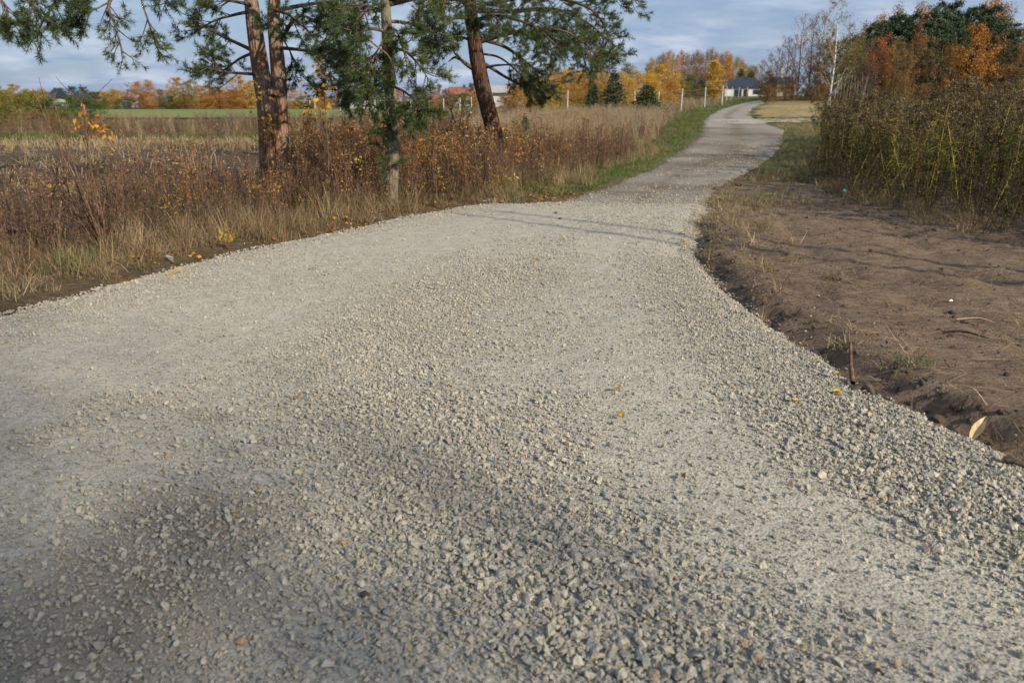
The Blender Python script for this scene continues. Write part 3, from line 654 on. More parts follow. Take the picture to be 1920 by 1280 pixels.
# straw and roots on the bare soil
xs, ys = strew(4200, (1.4, 9), (2, 14), lambda x, y: (rights(x, y) > .02) * np.clip(.28 + .9 * np.exp(-(rights(x, y) - .35) ** 2 / .12) * sstep(6, 9, y) + .55 * patch(x, y, 1.2, 90, .55, .7), 0, 1), 419)
plants('straw_litter', xs, ys, .5, 1.3, BITS, 'loose straw and roots strewn over the bare soil', 420, .06)
xs, ys = strew(420, (1.4, 6), (6.5, 14), lambda x, y: (rights(x, y) > .05) * sstep(1.6, .2, rights(x, y)) * sstep(6, 9.5, y), 421)
plants('trampled_grass', xs, ys, .5, 1.0, YGR + DRYL, 'trampled tufts at the right corner of the new gravel', 422, .3)
xs, ys = strew(2600, (-9, 2), (2, 15), lambda x, y: sstep(-.12, .25, lefts(x, y)) * sstep(1.6, .5, lefts(x, y)), 423)
plants('leaf_litter', xs, ys, .6, 1.3, LITTER + BITS, 'fallen leaves and straw along the left road edge', 424, .08)
# ragged foot of the goldenrod and crumbly cut bank
xs, ys = strew(2600, (4, 14), (7, 17.2), lambda x, y: (x > exl0(y) - 1.0 * fbm(x, y, 1.3, 2, 166)) * (x < exl0(y) + .3), 1650)
plants('dead_stalks', xs, ys, .4, 1.1, DRYB + DRYL + BITS + WDD[:1], 'fallen stalks and dead tufts at the foot of the goldenrod', 1651, .25)
xs, ys = strew(1500, (1.3, 4.5), (2, 12), lambda x, y: (rights(x, y) > .0) * (rights(x, y) < .45 + .2 * fbm(x, y, 2, 2, 167)) * .9, 1652)
plants('root_litter', xs, ys, .3, .75, BITS + BITS + LITTER[:1] + LITTER[2:3] + DRYL[:1], 'roots, crumbs and straw on the cut bank beside the gravel', 1653, .35)
# clods on the soil
def clod(k):
    rg_ = random.Random(500 + k); bm = bmesh.new(); bmesh.ops.create_icosphere(bm, subdivisions=2, radius=.5)
    for v in bm.verts: v.co *= rg_.uniform(.75, 1.1); v.co.z *= .6
    me = bpy.data.meshes.new('clod'); bm.to_mesh(me); bm.free(); me.materials.append(M['soilclod']); return me
CLOD = [clod(k) for k in range(5)]
xs, ys = strew(14000, (1.4, 9), (1.8, 13.5), lambda x, y: (rights(x, y) > .06) * np.clip(.18 + .8 * np.exp(-((rights(x, y) - .22) / .13) ** 2) + .35 * patch(x, y, 1.5, 95, .55, .7), 0, 1), 425)
g = np.random.default_rng(426); k = len(xs); sc_ = np.exp(g.normal(math.log(.017), .5, k)) * (1 + .9 * np.exp(-((rights(xs, ys) - .2) / .15) ** 2))
scatter('soil_clods', xs, ys, ground(xs, ys), g.uniform(0, 6.28, (k, 3)), np.clip(sc_, .008, .085), g.integers(0, 5, k), CLOD, 'crumbs and clods of dark earth on the soil and along its cut edge')

# stubble field
def stub(seed):
    g = np.random.default_rng(seed); m = MB()
    for _ in range(3):
        p = np.array([g.normal(0, .10), g.normal(0, .10), -.03]); d = unit(np.array([g.normal(0, .35), g.normal(0, .35), 1])); L = g.uniform(.14, .42); v = g.uniform()
        tube(m, np.array([p, p + d * L]), [.012, .010], 4, v)
    for _ in range(10):
        p = np.array([g.normal(0, .2), g.normal(0, .2), g.uniform(.02, .08)]); a = g.uniform(0, 6.28); blade(m, p, unit(np.array([math.cos(a), math.sin(a), g.normal(0.1, .2)])), g.uniform(.15, .5), .03, g.normal(0, .4), g, g.uniform(), 2)
    return m.mesh('stubble', M['straw'])
STUB = [stub(600 + k) for k in range(5)]
xs, ys = strew(7500, (-26, -4.5), (9, 32), lambda x, y: sstep(3.2, 4.6, lefts(x, y)) * (.07 + .93 * np.maximum(.35 * patch(x, y, .45, 96, .52, .66), .55 * sstep(25, 29, y))), 601)
plants('maize_stubble', xs, ys, .7, 1.15, STUB, 'broken pale maize stalks left on the stubble field', 602)
# rough grass beyond the stubble
xs, ys = strew(9000, (-42, 0), (32, 62), lambda x, y: (.25 + .75 * patch(x, y, .16, 97, .38, .55)) * (x < xleft(y) - 8) * sstep(31.5, 33, y), 603)
plants('rough_grass', xs, ys, .45, .85, TALL[:1] + DRY[:1] + DRYB + DRYB + WDS[:2] + WDD[:2] + YGR, 'rough straw grass beyond the stubble field', 604, wind=(.08, .1))
xs, ys = strew(3200, (-42, 2), (33, 60), lambda x, y: patch(x, y, .13, 98, .5, .6) * (x < xleft(y) - 7), 605)
plants('dead_weeds', xs, ys, .6, 1.15, WDS + WDD, 'reddish brown dead weeds in the rough grass', 606)
xs, ys = strew(1500, (-42, -6), (31.5, 38), lambda x, y: patch(x, y, .3, 99, .4, .55), 607)
plants('green_grass', xs, ys, 1.5, 3.0, GRN, 'green grass fringe behind the stubble', 608)
# grass round the fence and birch rows
xs, ys = strew(9000, (-8, 34), (36, 110), lambda x, y: (x < xleft(y) - 1.6) * (x > xleft(y) - 24) * sstep(36, 42, y), 609)
plants('rough_grass', xs, ys, .32, .6, TALL[:2] + DRY + YGR + WDS[:2], 'dry grass under the young birches and along the fence', 610)
xs, ys = strew(2500, (5, 40), (38, 120), lambda x, y: (x < xleft(y) + .1) * (x > xleft(y) - 2.2), 613)
plants('green_grass', xs, ys, 1.5, 3.0, GRN, 'bright green grass between fence and track', 614)
# meadow and wood edge on the right
xs, ys = strew(9000, (14, 62), (46, 84), lambda x, y: (rights(x, y) > .2) * (.3 + .7 * sstep(72, 78, y)), 615)
plants('meadow_grass', xs, ys, .5, 1.4, YGR + DRYL + DRYL, 'short dry grass on the mown meadow', 616)

# ================================================================== TREES
def put(name, label, cat, parts, loc, rz=0, sc=(1, 1, 1), group=None):
    e_ = empty(name, loc, rz, sc); tag(e_, label, cat, group)
    for pn, me in parts:
        c = obj(pn, me, e_)
        if pn in ('crown', 'needles', 'limbs'): c['kind'] = 'stuff'
    return e_
def decid(seed, H, W, lo, nleaf, lsize, mat, bark, shape='round', limbs=18, tr=.012, twigs=6, gap=.25, rise=.55, dense=.06):
    g = np.random.default_rng(seed); wd, lf, br = MB(), MB(), MB()
    bendv = g.normal(0, .018 * H, 2)
    tp = smoothpath([np.array([0, 0, -.2]), np.array([bendv[0], bendv[1], H * .35]), np.array([-bendv[0] * .6, bendv[1] * .5, H * .7]), np.array([bendv[0] * .5, -bendv[1], H * .985])], 5)
    tube(wd, tp, H * tr * (1 - np.linspace(0, 1, len(tp)) ** 1.1 * .93), 7, .5)
    pts = []
    for k in range(limbs):
        u = (k + g.uniform(0, 1)) / limbs
        t = lo + (1 - lo) * u
        if shape == 'round': rad = math.sin(math.pi * (u * .86 + .12)) ** .6
        elif shape == 'birch': rad = max(.12, math.sin(math.pi * (u * .80 + .17))) ** .8 * (1 - .25 * u)
        elif shape == 'column': rad = (.75 + .25 * math.sin(3 * u)) * (1 - u ** 4) * .9
        else: rad = (1 - u * .85)
        rad *= W / 2 * g.uniform(.55, 1.18)
        tt = max(.05, t - rise * rad / H * .9); zi = tt * (len(tp) - 1); q = tp[min(int(zi), len(tp) - 2)]; q = q + (tp[min(int(zi) + 1, len(tp) - 1)] - q) * (zi - int(zi))
        a = k * 2.4 + g.uniform(-.5, .5); dirv = np.array([math.cos(a), math.sin(a), 0])
        e_ = np.array([q[0], q[1], 0]) + dirv * rad + np.array([0, 0, H * min(t + .04 * g.normal(), .99)])
        mid = (q + e_) / 2 + np.array([0, 0, -.10 * rad * g.uniform(-.4, 1.3)]) + g.normal(0, .05 * rad, 3)
        pa = smoothpath([q, mid, e_], 4); r0 = H * tr * .38 * (1 - .7 * u) + .006
        tube(br, pa, np.linspace(r0, r0 * .25, len(pa)), 4, .5, False)
        for j in range(twigs):
            s0 = g.uniform(.25, 1); ii = min(int(s0 * (len(pa) - 1)), len(pa) - 2); c = pa[ii]
            te = c + unit(dirv * .7 + g.normal(0, .75, 3) + np.array([0, 0, .25])) * rad * g.uniform(.25, .6)
            tube(br, np.array([c, (c + te) / 2 + g.normal(0, .03 * rad, 3), te]), [r0 * .3 + .003, r0 * .2 + .002, .003], 3, .5, False); pts.append((c, te))
    pts_a = np.array([p_[0] for p_ in pts]); pts_b = np.array([p_[1] for p_ in pts])
    if nleaf:
        keep = g.uniform(0, 1, len(pts)) > gap; ids = np.nonzero(keep)[0] if keep.any() else np.arange(len(pts))
        ix = g.choice(ids, nleaf); C = pts_a[ix] + (pts_b[ix] - pts_a[ix]) * g.uniform(.1, 1.12, (nleaf, 1)) + g.normal(0, dense * W, (nleaf, 3)) * np.array([1, 1, .8])
        tw = g.uniform(0, 1, len(pts)); leaves(lf, C, lsize, g, .75, v=np.clip(tw[ix] * .6 + g.uniform(0, .4, nleaf), 0, 1), droop=.25)
    P_ = [('trunk', wd.mesh('trunk', M[bark], True)), ('limbs', br.mesh('limbs', M[bark], True))]
    if nleaf: P_.append(('crown', lf.mesh('crown', M[mat])))
    return P_
def conifer(seed, H, W, lo, n, mat='needle_far', bark='trunk_far', shape='pine', size=.42):
    g = np.random.default_rng(seed); wd, lf, br = MB(), MB(), MB()
    tube(wd, np.array([[0, 0, -.2], [.02 * H, 0, H * .5], [0, .01 * H, H * .97]]), [H * .014, H * .010, H * .002], 6, .5)
    whorls = int(12 if shape == 'pine' else 18)
    for k in range(whorls):
        u = (k + .5 * g.uniform()) / whorls; z = H * (lo + (1 - lo) * u * .98)
        rad = W / 2 * ((1 - u) ** .6 * (.6 + .4 * min(1, u * 4)) if shape == 'pine' else (1 - u) ** .9 + .03)
        for a in np.linspace(0, 6.28, 6, endpoint=False) + g.uniform(0, 6.28):
            r_ = rad * g.uniform(.6, 1.12); dirv = np.array([math.cos(a), math.sin(a), (.32 if shape == 'pine' else -.12 + .25 * u)])
            q = np.array([0, 0, z]); e_ = q + dirv * r_ + np.array([0, 0, .05 * r_]); tube(br, np.array([q, e_]), [H * .003 + .005, .006], 3, .5, False)
            m_ = max(3, int(n / whorls / 6 * (.4 + 1.2 * (1 - u))))
            s0 = g.uniform(.22, 1.05, (m_, 1)) ** .8; C = q + (e_ - q) * s0 + g.normal(0, .17 * r_ + .08, (m_, 3)) * np.array([1, 1, .55])
            d = unit(dirv + g.normal(0, .55, (m_, 3)) + np.array([0, 0, .1])); sd_ = unit(np.cross(d, g.normal(size=(m_, 3)))); L = size * g.uniform(.5, 1.1, (m_, 1)) * min(1, r_ + .25)
            V = np.stack([C, C + d * L * .55 + sd_ * L * .22, C + d * L, C + d * L * .55 - sd_ * L * .22], 1).reshape(-1, 3); i_ = np.arange(m_) * 4
            lf.add(V, np.concatenate([np.stack([i_, i_ + 1, i_ + 2], -1), np.stack([i_, i_ + 2, i_ + 3], -1)]), np.repeat(np.clip(g.uniform(0, .5) + g.uniform(0, .5, m_), 0, 1), 4))
    return [('trunk', wd.mesh('trunk', M[bark], True)), ('limbs', br.mesh('limbs', M[bark], True)), ('crown', lf.mesh('crown', M[mat]))]
# prototypes (10 m tall, scaled when placed)
PR = {}
for c_ in ('yellow', 'orange', 'rust', 'red', 'olive', 'greenleaf', 'bluegreen'):
    for v_ in range(2): PR['round', c_, v_] = decid(700 + v_ + len(c_) * 10, 10, 8.5, .08, 7000, .22, c_, 'trunk_far', 'round', 30, twigs=9, gap=.25, dense=.034)
for c_ in ('yellow', 'orange', 'rust', 'olive'):
    for v_ in range(3): PR['birch', c_, v_] = decid(800 + v_ + len(c_) * 10, 10, 4.4, .16, 5200, .17, c_, 'trunk_pale', 'birch', 34, .008, 8, gap=.05, rise=1.2, dense=.095)
for v_ in range(2): PR['column', 'orange', v_] = decid(870 + v_, 10, 4.6, .10, 5200, .25, 'yellow' if v_ else 'orange', 'trunk_far', 'column', 24, gap=.1)
for c_, n_ in (('rust', 2600), ('red', 1500), ('greyleaf', 2600)):
    for v_ in range(2): PR['bare', c_, v_] = decid(900 + v_ + len(c_) * 10, 10, 6.4, .2, n_, .13, c_, 'trunk_far', 'round', 30, .013, 11, rise=1.2, dense=.035)
for v_ in range(3): PR['pine', '', v_] = decid(930 + v_, 10, 6.4, .24, 9000, .20, 'needle_far', 'trunk_far', 'round', 26, twigs=9, gap=.25, rise=.25, dense=.032)
for v_ in range(2): PR['fullpine', '', v_] = conifer(940 + v_, 10, 5.0, .03, 8500, size=.34)
for v_ in range(2): PR['spruce', '', v_] = conifer(950 + v_, 10, 5.2, .04, 3000, shape='spruce', size=.6)
_pc = [0]
def tree(px, top, Y, kind, col, label, width=None, name='tree', cat='tree', group=None, basez=None, seedv=None, base_px=None):
    x = pxx(px, Y); z0 = gz(x, Y) if basez is None else basez
    zt = at(px, top, Y)[2]; H = zt - z0
    var = [k for k in PR if k[0] == kind and k[1] == col]; _pc[0] += 1
    pr_ = PR[var[_pc[0] % len(var)]]
    sz = H / 10; me = pr_[-1][1]; W0 = {'round': 8.5, 'birch': 4.4, 'column': 4.6, 'bare': 6.4, 'pine': 5.4, 'fullpine': 5.0, 'spruce': 5.2}[kind]
    sx = sz if width is None else (width / F * Y) / W0
    return put(name, label, cat, pr_, (x, Y, z0 - .05), random.uniform(0, 6.28), (sx, sx, sz), group)
ORD = ['first', 'second', 'third', 'fourth', 'fifth', 'sixth', 'seventh', 'eighth', 'ninth', 'tenth', 'eleventh', 'twelfth', 'thirteenth', 'fourteenth', 'fifteenth', 'sixteenth',
       'seventeenth', 'eighteenth', 'nineteenth', 'twentieth', 'twenty-first', 'twenty-second', 'twenty-third', 'twenty-fourth', 'twenty-fifth', 'twenty-sixth', 'twenty-seventh', 'twenty-eighth', 'twenty-ninth', 'thirtieth']
WORD = {('round', 'yellow'): 'yellow bushy tree', ('round', 'orange'): 'orange bushy tree', ('round', 'rust'): 'rust brown tree', ('round', 'red'): 'red leaved tree', ('round', 'olive'): 'olive yellow tree', ('round', 'greenleaf'): 'round green bush', ('round', 'bluegreen'): 'dull dark green tree',
        ('birch', 'yellow'): 'slim yellow birch', ('birch', 'orange'): 'slim orange birch', ('birch', 'rust'): 'slim brown birch', ('birch', 'olive'): 'slim pale olive birch', ('column', 'orange'): 'narrow bright orange tree',
        ('bare', 'rust'): 'almost bare brown tree', ('bare', 'red'): 'almost bare reddish tree', ('bare', 'greyleaf'): 'bare grey tree', ('pine', ''): 'dark green pine', ('fullpine', ''): 'bushy dark pine', ('spruce', ''): 'small dark spruce'}
def row(items, where, group):
    items = sorted(items, key=lambda q: q[0]); cnt = {}; tot = {}
    for it in items: tot[it[3], it[4]] = tot.get((it[3], it[4]), 0) + 1
    for it in items:
        kc = (it[3], it[4]); i = cnt.get(kc, 0); cnt[kc] = i + 1
        lab = (f'{ORD[i]} {WORD[kc]} from the left ' if tot[kc] > 1 else WORD[kc] + ' ') + where
        nm = {'spruce': 'spruce_tree', 'pine': 'pine_tree', 'fullpine': 'pine_tree', 'birch': 'birch_tree', 'bare': 'bare_tree'}.get(it[3], 'autumn_tree')
        if kc == ('round', 'greenleaf'): nm = 'green_bush'
        tree(*it[:5], lab, it[5] if len(it) > 5 else None, nm, 'bush' if nm == 'green_bush' else 'tree', group)
# far treeline on the left
row([(12, 168, 150, 'birch', 'orange', 40), (30, 158, 150, 'round', 'yellow', 50), (52, 166, 148, 'birch', 'olive', 30), (82, 166, 146, 'birch', 'orange', 34), (70, 175, 150, 'round', 'olive', 50),
     (114, 165, 175, 'round', 'bluegreen', 50), (138, 162, 175, 'round', 'bluegreen', 46), (160, 163, 172, 'round', 'bluegreen', 46), (180, 172, 142, 'round', 'greenleaf', 60), (197, 172, 150, 'birch', 'yellow', 26), (216, 166, 148, 'birch', 'yellow', 34),
     (243, 154, 160, 'bare', 'rust', 34), (262, 152, 150, 'birch', 'orange', 34), (283, 150, 150, 'birch', 'orange', 36), (300, 165, 158, 'bare', 'rust', 36), (225, 186, 138, 'round', 'greenleaf', 40), (246, 186, 134, 'round', 'bluegreen', 44), (275, 196, 134, 'round', 'red', 40),
     (318, 180, 134, 'round', 'greenleaf', 50), (336, 146, 150, 'round', 'orange', 56), (362, 148, 150, 'round', 'olive', 56), (348, 178, 134, 'round', 'rust', 40), (388, 160, 144, 'round', 'orange', 60), (412, 164, 138, 'round', 'orange', 60), (440, 168, 134, 'round', 'orange', 56), (452, 142, 146, 'round', 'yellow', 64), (474, 150, 144, 'round', 'yellow', 60)],
    'in the far treeline left of the pines', 'trees along the far edge of the fields')
row([(553, 164, 160, 'round', 'orange', 40), (575, 178, 150, 'round', 'greenleaf', 50), (606, 172, 140, 'round', 'yellow', 40), (640, 176, 175, 'round', 'rust', 50), (672, 172, 185, 'round', 'bluegreen', 50), (710, 168, 185, 'round', 'rust', 50), (748, 166, 190, 'round', 'red', 44), (790, 164, 190, 'round', 'rust', 50),
     (824, 158, 200, 'round', 'rust', 34), (838, 166, 205, 'round', 'red', 30), (885, 156, 200, 'round', 'bluegreen', 34), (900, 160, 190, 'round', 'yellow', 30), (870, 174, 170, 'round', 'greenleaf', 26), (848, 176, 170, 'round', 'rust', 24), (890, 172, 175, 'round', 'orange', 24), (814, 172, 170, 'round', 'orange', 30), (862, 176, 130, 'round', 'olive', 44), (945, 178, 92, 'round', 'rust', 36), (1004, 172, 92, 'round', 'orange', 40), (836, 178, 135, 'round', 'rust', 36), (960, 160, 165, 'round', 'orange', 40)],
    'in the far gap between the pines', 'trees along the far edge of the fields')
it = []; r_ = random.Random(21)
for k, px in enumerate(range(-20, 500, 27)): it.append((px, r_.uniform(166, 178), 185 + r_.uniform(-8, 8), 'round', ['rust', 'olive', 'orange', 'yellow', 'rust', 'bluegreen'][k % 6], r_.uniform(44, 60)))
row(it, 'in the farthest row beyond the fields', 'trees of the farthest row')
# bushes at the left edge of the rough grass
row([(-12, 160, 62, 'round', 'olive', 110), (34, 176, 58, 'round', 'olive', 90), (92, 184, 60, 'round', 'greenleaf', 84), (66, 170, 70, 'round', 'olive', 80), (126, 180, 66, 'round', 'greenleaf', 70), (168, 184, 70, 'round', 'greenleaf', 70), (8, 196, 50, 'round', 'olive', 90), (112, 204, 46, 'round', 'olive', 80), (60, 206, 44, 'round', 'rust', 80)],
    'growing in the rough grass at the left edge', 'bushes in the rough grass')
# young birches by the fence
row([(962, 156, 66, 'birch', 'orange', 52), (978, 150, 62, 'birch', 'yellow', 50), (994, 142, 66, 'birch', 'orange', 54), (1010, 146, 70, 'birch', 'yellow', 50), (1024, 138, 64, 'birch', 'yellow', 52), (1038, 132, 72, 'birch', 'orange', 54), (1054, 130, 66, 'birch', 'yellow', 54), (1068, 126, 74, 'birch', 'orange', 52), (1082, 132, 66, 'birch', 'yellow', 50), (1096, 128, 72, 'birch', 'yellow', 52), (1108, 134, 66, 'birch', 'orange', 50),
     (1126, 124, 72, 'birch', 'yellow', 54), (1140, 138, 66, 'birch', 'yellow', 48), (1164, 134, 64, 'birch', 'yellow', 50), (1174, 116, 90, 'birch', 'olive', 46), (1194, 132, 66, 'birch', 'yellow', 54), (1180, 146, 60, 'birch', 'yellow', 46), (1214, 138, 76, 'birch', 'yellow', 46), (1228, 150, 66, 'birch', 'yellow', 44), (1258, 146, 72, 'birch', 'orange', 40), (1000, 158, 90, 'round', 'orange', 50), (1044, 150, 92, 'round', 'yellow', 50), (1090, 150, 92, 'round', 'orange', 50), (1136, 150, 95, 'round', 'yellow', 50)],
    'in the young row behind the tall grass', 'young birches along the fence')
row([(1112, 150, 56, 'spruce', '', 44), (1150, 122, 58, 'spruce', '', 48), (1212, 152, 54, 'spruce', '', 64)], 'among the young yellow birches', 'small spruces among the birches')
row([(1240, 121, 88, 'round', 'yellow', 80), (1222, 132, 92, 'round', 'yellow', 50), (1336, 112, 96, 'column', 'orange', 46), (1278, 150, 105, 'round', 'olive', 50), (1300, 158, 110, 'round', 'greenleaf', 46), (1262, 152, 100, 'birch', 'orange', 30), (1305, 156, 100, 'birch', 'rust', 26), (1290, 140, 140, 'fullpine', '', 30), (1312, 148, 140, 'fullpine', '', 30)],
    'behind the white fence posts', 'trees behind the fence')
# wood behind the house
r_ = random.Random(3); it = []
for k, px in enumerate(range(1212, 1418, 9)):
    top = np.interp(px, [1205, 1225, 1250, 1290, 1325, 1350, 1370, 1385, 1400, 1425], [125, 108, 97, 98, 93, 96, 106, 112, 122, 128]) + r_.uniform(-3, 6)
    it.append((px + r_.uniform(-2, 2), top, r_.choice([235, 245, 255, 265]), 'birch', r_.choice(['rust', 'rust', 'orange', 'olive']), r_.uniform(18, 27)))
for px in range(1216, 1420, 17): it.append((px, 128 + r_.uniform(-6, 8), 226, 'bare', 'rust', 28))
it += [(1384, 126, 215, 'fullpine', '', 26), (1404, 130, 222, 'fullpine', '', 24), (1360, 108, 230, 'birch', 'orange', 30), (1420, 118, 240, 'bare', 'rust', 30), (1374, 150, 200, 'round', 'bluegreen', 24)]
row(it, 'in the birch wood behind the house', 'trees of the birch wood')
# right hand wood
row([(1424, 112, 120, 'bare', 'greyleaf', 40), (1440, 100, 118, 'bare', 'greyleaf', 44), (1452, 82, 112, 'bare', 'rust', 46), (1470, 70, 108, 'bare', 'greyleaf', 56), (1492, 22, 92, 'bare', 'red', 70), (1482, 64, 100, 'bare', 'red', 50), (1512, 26, 96, 'bare', 'greyleaf', 60), (1530, 14, 100, 'bare', 'rust', 66), (1522, 74, 86, 'bare', 'rust', 56), (1545, 59, 92, 'round', 'rust', 43), (1436, 132, 105, 'round', 'rust', 34),
     (1576, 34, 90, 'bare', 'rust', 60), (1588, 66, 88, 'round', 'olive', 56), (1606, 43, 104, 'birch', 'rust', 40), (1622, 44, 92, 'pine', '', 63), (1632, 27, 112, 'birch', 'orange', 44), (1652, 30, 96, 'pine', '', 68), (1664, 15, 110, 'birch', 'rust', 46), (1682, 26, 94, 'pine', '', 70), (1700, 9, 112, 'birch', 'rust', 46), (1716, 17, 108, 'birch', 'orange', 46), (1674, 63, 88, 'fullpine', '', 60),
     (1736, 10, 92, 'pine', '', 78), (1756, 4, 96, 'pine', '', 78), (1780, 22, 92, 'pine', '', 75), (1802, 16, 96, 'pine', '', 75), (1826, 12, 94, 'pine', '', 78), (1842, 32, 90, 'pine', '', 70), (1818, 3, 112, 'birch', 'orange', 46), (1836, -7, 110, 'birch', 'orange', 50), (1856, 9, 110, 'birch', 'rust', 50), (1750, 64, 86, 'pine', '', 85), (1790, 63, 88, 'fullpine', '', 70),
     (1640, 66, 84, 'round', 'red', 67), (1702, 50, 84, 'round', 'rust', 55), (1718, 62, 86, 'bare', 'rust', 50), (1812, 48, 72, 'round', 'orange', 92), (1850, 70, 84, 'round', 'rust', 50), (1880, 33, 82, 'fullpine', '', 62), (1898, 49, 86, 'birch', 'rust', 46), (1912, 43, 84, 'birch', 'rust', 50), (1934, 35, 86, 'birch', 'rust', 60), (1866, 14, 98, 'bare', 'rust', 60), (1950, 44, 90, 'round', 'orange', 68), (1980, 24, 90, 'pine', '', 85), (2030, 14, 92, 'pine', '', 96),
     (1600, 74, 98, 'pine', '', 63), (1560, 74, 100, 'pine', '', 63), (1660, 84, 84, 'round', 'olive', 43), (1598, 50, 82, 'bare', 'rust', 50), (1618, 74, 81, 'bare', 'greyleaf', 44), (1668, 66, 82, 'bare', 'rust', 50), (1690, 84, 80, 'round', 'rust', 36), (1736, 66, 81, 'bare', 'rust', 46), (1768, 74, 82, 'round', 'rust', 40), (1862, 50, 80, 'bare', 'rust', 52), (1900, 70, 80, 'round', 'rust', 46), (1786, 32, 104, 'birch', 'rust', 40), (1750, 12, 110, 'birch', 'rust', 40), (1728, 40, 90, 'pine', '', 70), (1770, 36, 90, 'pine', '', 76), (1856, 34, 86, 'fullpine', '', 60), (1690, 40, 93, 'pine', '', 66), (1640, 44, 94, 'pine', '', 60)],
    'in the right hand wood', 'trees of the wood on the right')
# low growth at the wood edge
r_ = random.Random(9); it = []
for px in range(1436, 1935, 17): it.append((px + r_.uniform(-5, 5), 160 + r_.uniform(-10, 8), 83 + r_.uniform(-2, 6), 'round', r_.choice(['rust', 'orange', 'olive', 'rust', 'rust']), r_.uniform(26, 44)))
WORD2 = dict(WORD); 
for kc in list(WORD):
    if kc[0] == 'round': WORD[kc] = {'rust': 'low rust brown shrub', 'orange': 'low orange shrub', 'olive': 'low olive shrub', 'red': 'low red shrub', 'yellow': 'low yellow shrub', 'greenleaf': 'low green shrub', 'bluegreen': 'low dark shrub'}[kc[1]]
row(it, 'at the foot of the right wood', 'shrubs along the wood edge'); WORD = WORD2
for o_ in COL.objects:
    if o_.get('group') == 'shrubs along the wood edge': o_.name = 'shrub'; o_['category'] = 'shrub'
# pale slender saplings before the wood edge
POLE = [('trunk', None)]
# the white birch before the wood
def hero_birch():
    parts = decid(77, 10, 5.2, .22, 1500, .11, 'olive', 'birch', 'birch', 26, .0105, 10, gap=.1, rise=1.25, dense=.03); return parts
hb = hero_birch(); x = pxx(1553, 74); z0 = gz(x, 74); H = at(1558, -25, 74)[2] - z0
hb[1][1].materials.clear(); hb[1][1].materials.append(M['trunk_pale'])
put('birch_tree', 'tall white stemmed birch with thin bare twigs standing before the right wood', 'tree', hb, (x, 74, z0), .6, (H / 10 * .92, H / 10 * .92, H / 10))

# ------------------------------------------------------------------ the near pines
YD_ = False
def pathpx(pts, Y): return smoothpath([at(p[0], p[1], Y + (p[2] if len(p) > 2 else 0)) for p in pts], 5)
def needles(lf, Pp, Dd, L, g, nn=44, w_=.0042):
    k = len(Pp)
    if k == 0: return
    s0 = g.uniform(-.1, 1, (k, nn, 1)); rd = unit(g.normal(size=(k, nn, 3))); D = Dd[:, None, :]
    rd = unit(rd - (rd * D).sum(-1, keepdims=True) * D * .9); nl = g.uniform(.06, .105, (k, nn, 1))
    B = Pp[:, None, :] + D * s0 * L[:, None, None]; d = unit(D * (.35 + .5 * s0) + rd * .8); sdv = unit(np.cross(d, g.normal(size=(k, nn, 3)))) * w_
    V = np.stack([B - sdv, B + sdv, B + d * nl], 2).reshape(-1, 3); i = np.arange(k * nn) * 3
    v = np.clip(np.repeat(g.uniform(0, .7, k), nn) + g.uniform(0, .3, k * nn), 0, 1)
    lf.add(V, np.stack([i, i + 1, i + 2], -1), np.repeat(v, 3))
def limb(root, path, r0, nsub, sublen, seed, tufts=5, start=.3, droop=.0, bare=False, nn=46, mat='branch'):
    nsub = int(nsub * (1.15 if 1100 <= seed < 1200 else 1.45 if seed >= 1200 else 1.2)) if nsub else 0
    g = np.random.default_rng(seed); wd, lf = MB(), MB(); n = len(path)
    tube(wd, path, np.linspace(r0, max(.006, r0 * .22), n), 6, .5)
    if not bare:
        PP, DD, LL = [], [], []
        cum = np.linspace(0, 1, n)
        for k in range(nsub):
            t = start + (1 - start) * (k + g.uniform()) / nsub; f = t * (n - 1); ii = min(int(f), n - 2); q = path[ii] + (path[ii + 1] - path[ii]) * (f - ii)
            tan = unit(path[ii + 1] - path[ii]); dv = g.normal(size=3); dv = unit(dv - tan * (dv @ tan)); d = unit(tan * .75 + dv * .8 + np.array([0, 0, .12 - droop]))
            Ls = sublen * g.uniform(.45, 1.1) * (1.12 - .55 * t)
            sp = smoothpath([q, q + d * Ls * .5 + g.normal(0, .05 * Ls, 3), q + d * Ls + np.array([0, 0, (.10 - droop) * Ls])], 3)
            tube(wd, sp, np.linspace(.011, .005, len(sp)), 3, .5, False)
            for j in range(max(2, int(round(tufts * .8)))):
                s_ = g.uniform(.45, 1); f2 = s_ * (len(sp) - 1); jj = min(int(f2), len(sp) - 2); b0 = sp[jj] + (sp[jj + 1] - sp[jj]) * (f2 - jj); t2 = unit(sp[jj + 1] - sp[jj])
                dd = unit(t2 * .8 + g.normal(0, .55, 3) + np.array([0, 0, .18])); ln = g.uniform(.08, .26) * min(1, sublen)
                tube(wd, np.array([b0, b0 + dd * ln]), [.005, .004], 3, .5, False); PP.append(b0 + dd * ln * .6); DD.append(unit(dd + np.array([0, 0, .1]))); LL.append(g.uniform(.06, .13))
            PP.append(sp[-1]); DD.append(unit(sp[-1] - sp[-2])); LL.append(.16)
        PP.append(path[-1]); DD.append(unit(path[-1] - path[-2])); LL.append(.18)
        needles(lf, np.array(PP), np.array(DD), np.array(LL), g, nn)
    # local coordinates are those of the tree
    R0 = np.array(root.location)
    wd.V = [v - R0 for v in wd.V]; lf.V = [v - R0 for v in lf.V]
    b_ = obj('branch', wd.mesh('branch', M[mat], True), root)
    if lf.n: tag(obj('needles', lf.mesh('needles', M['needle']), b_), kind='stuff')
    return b_
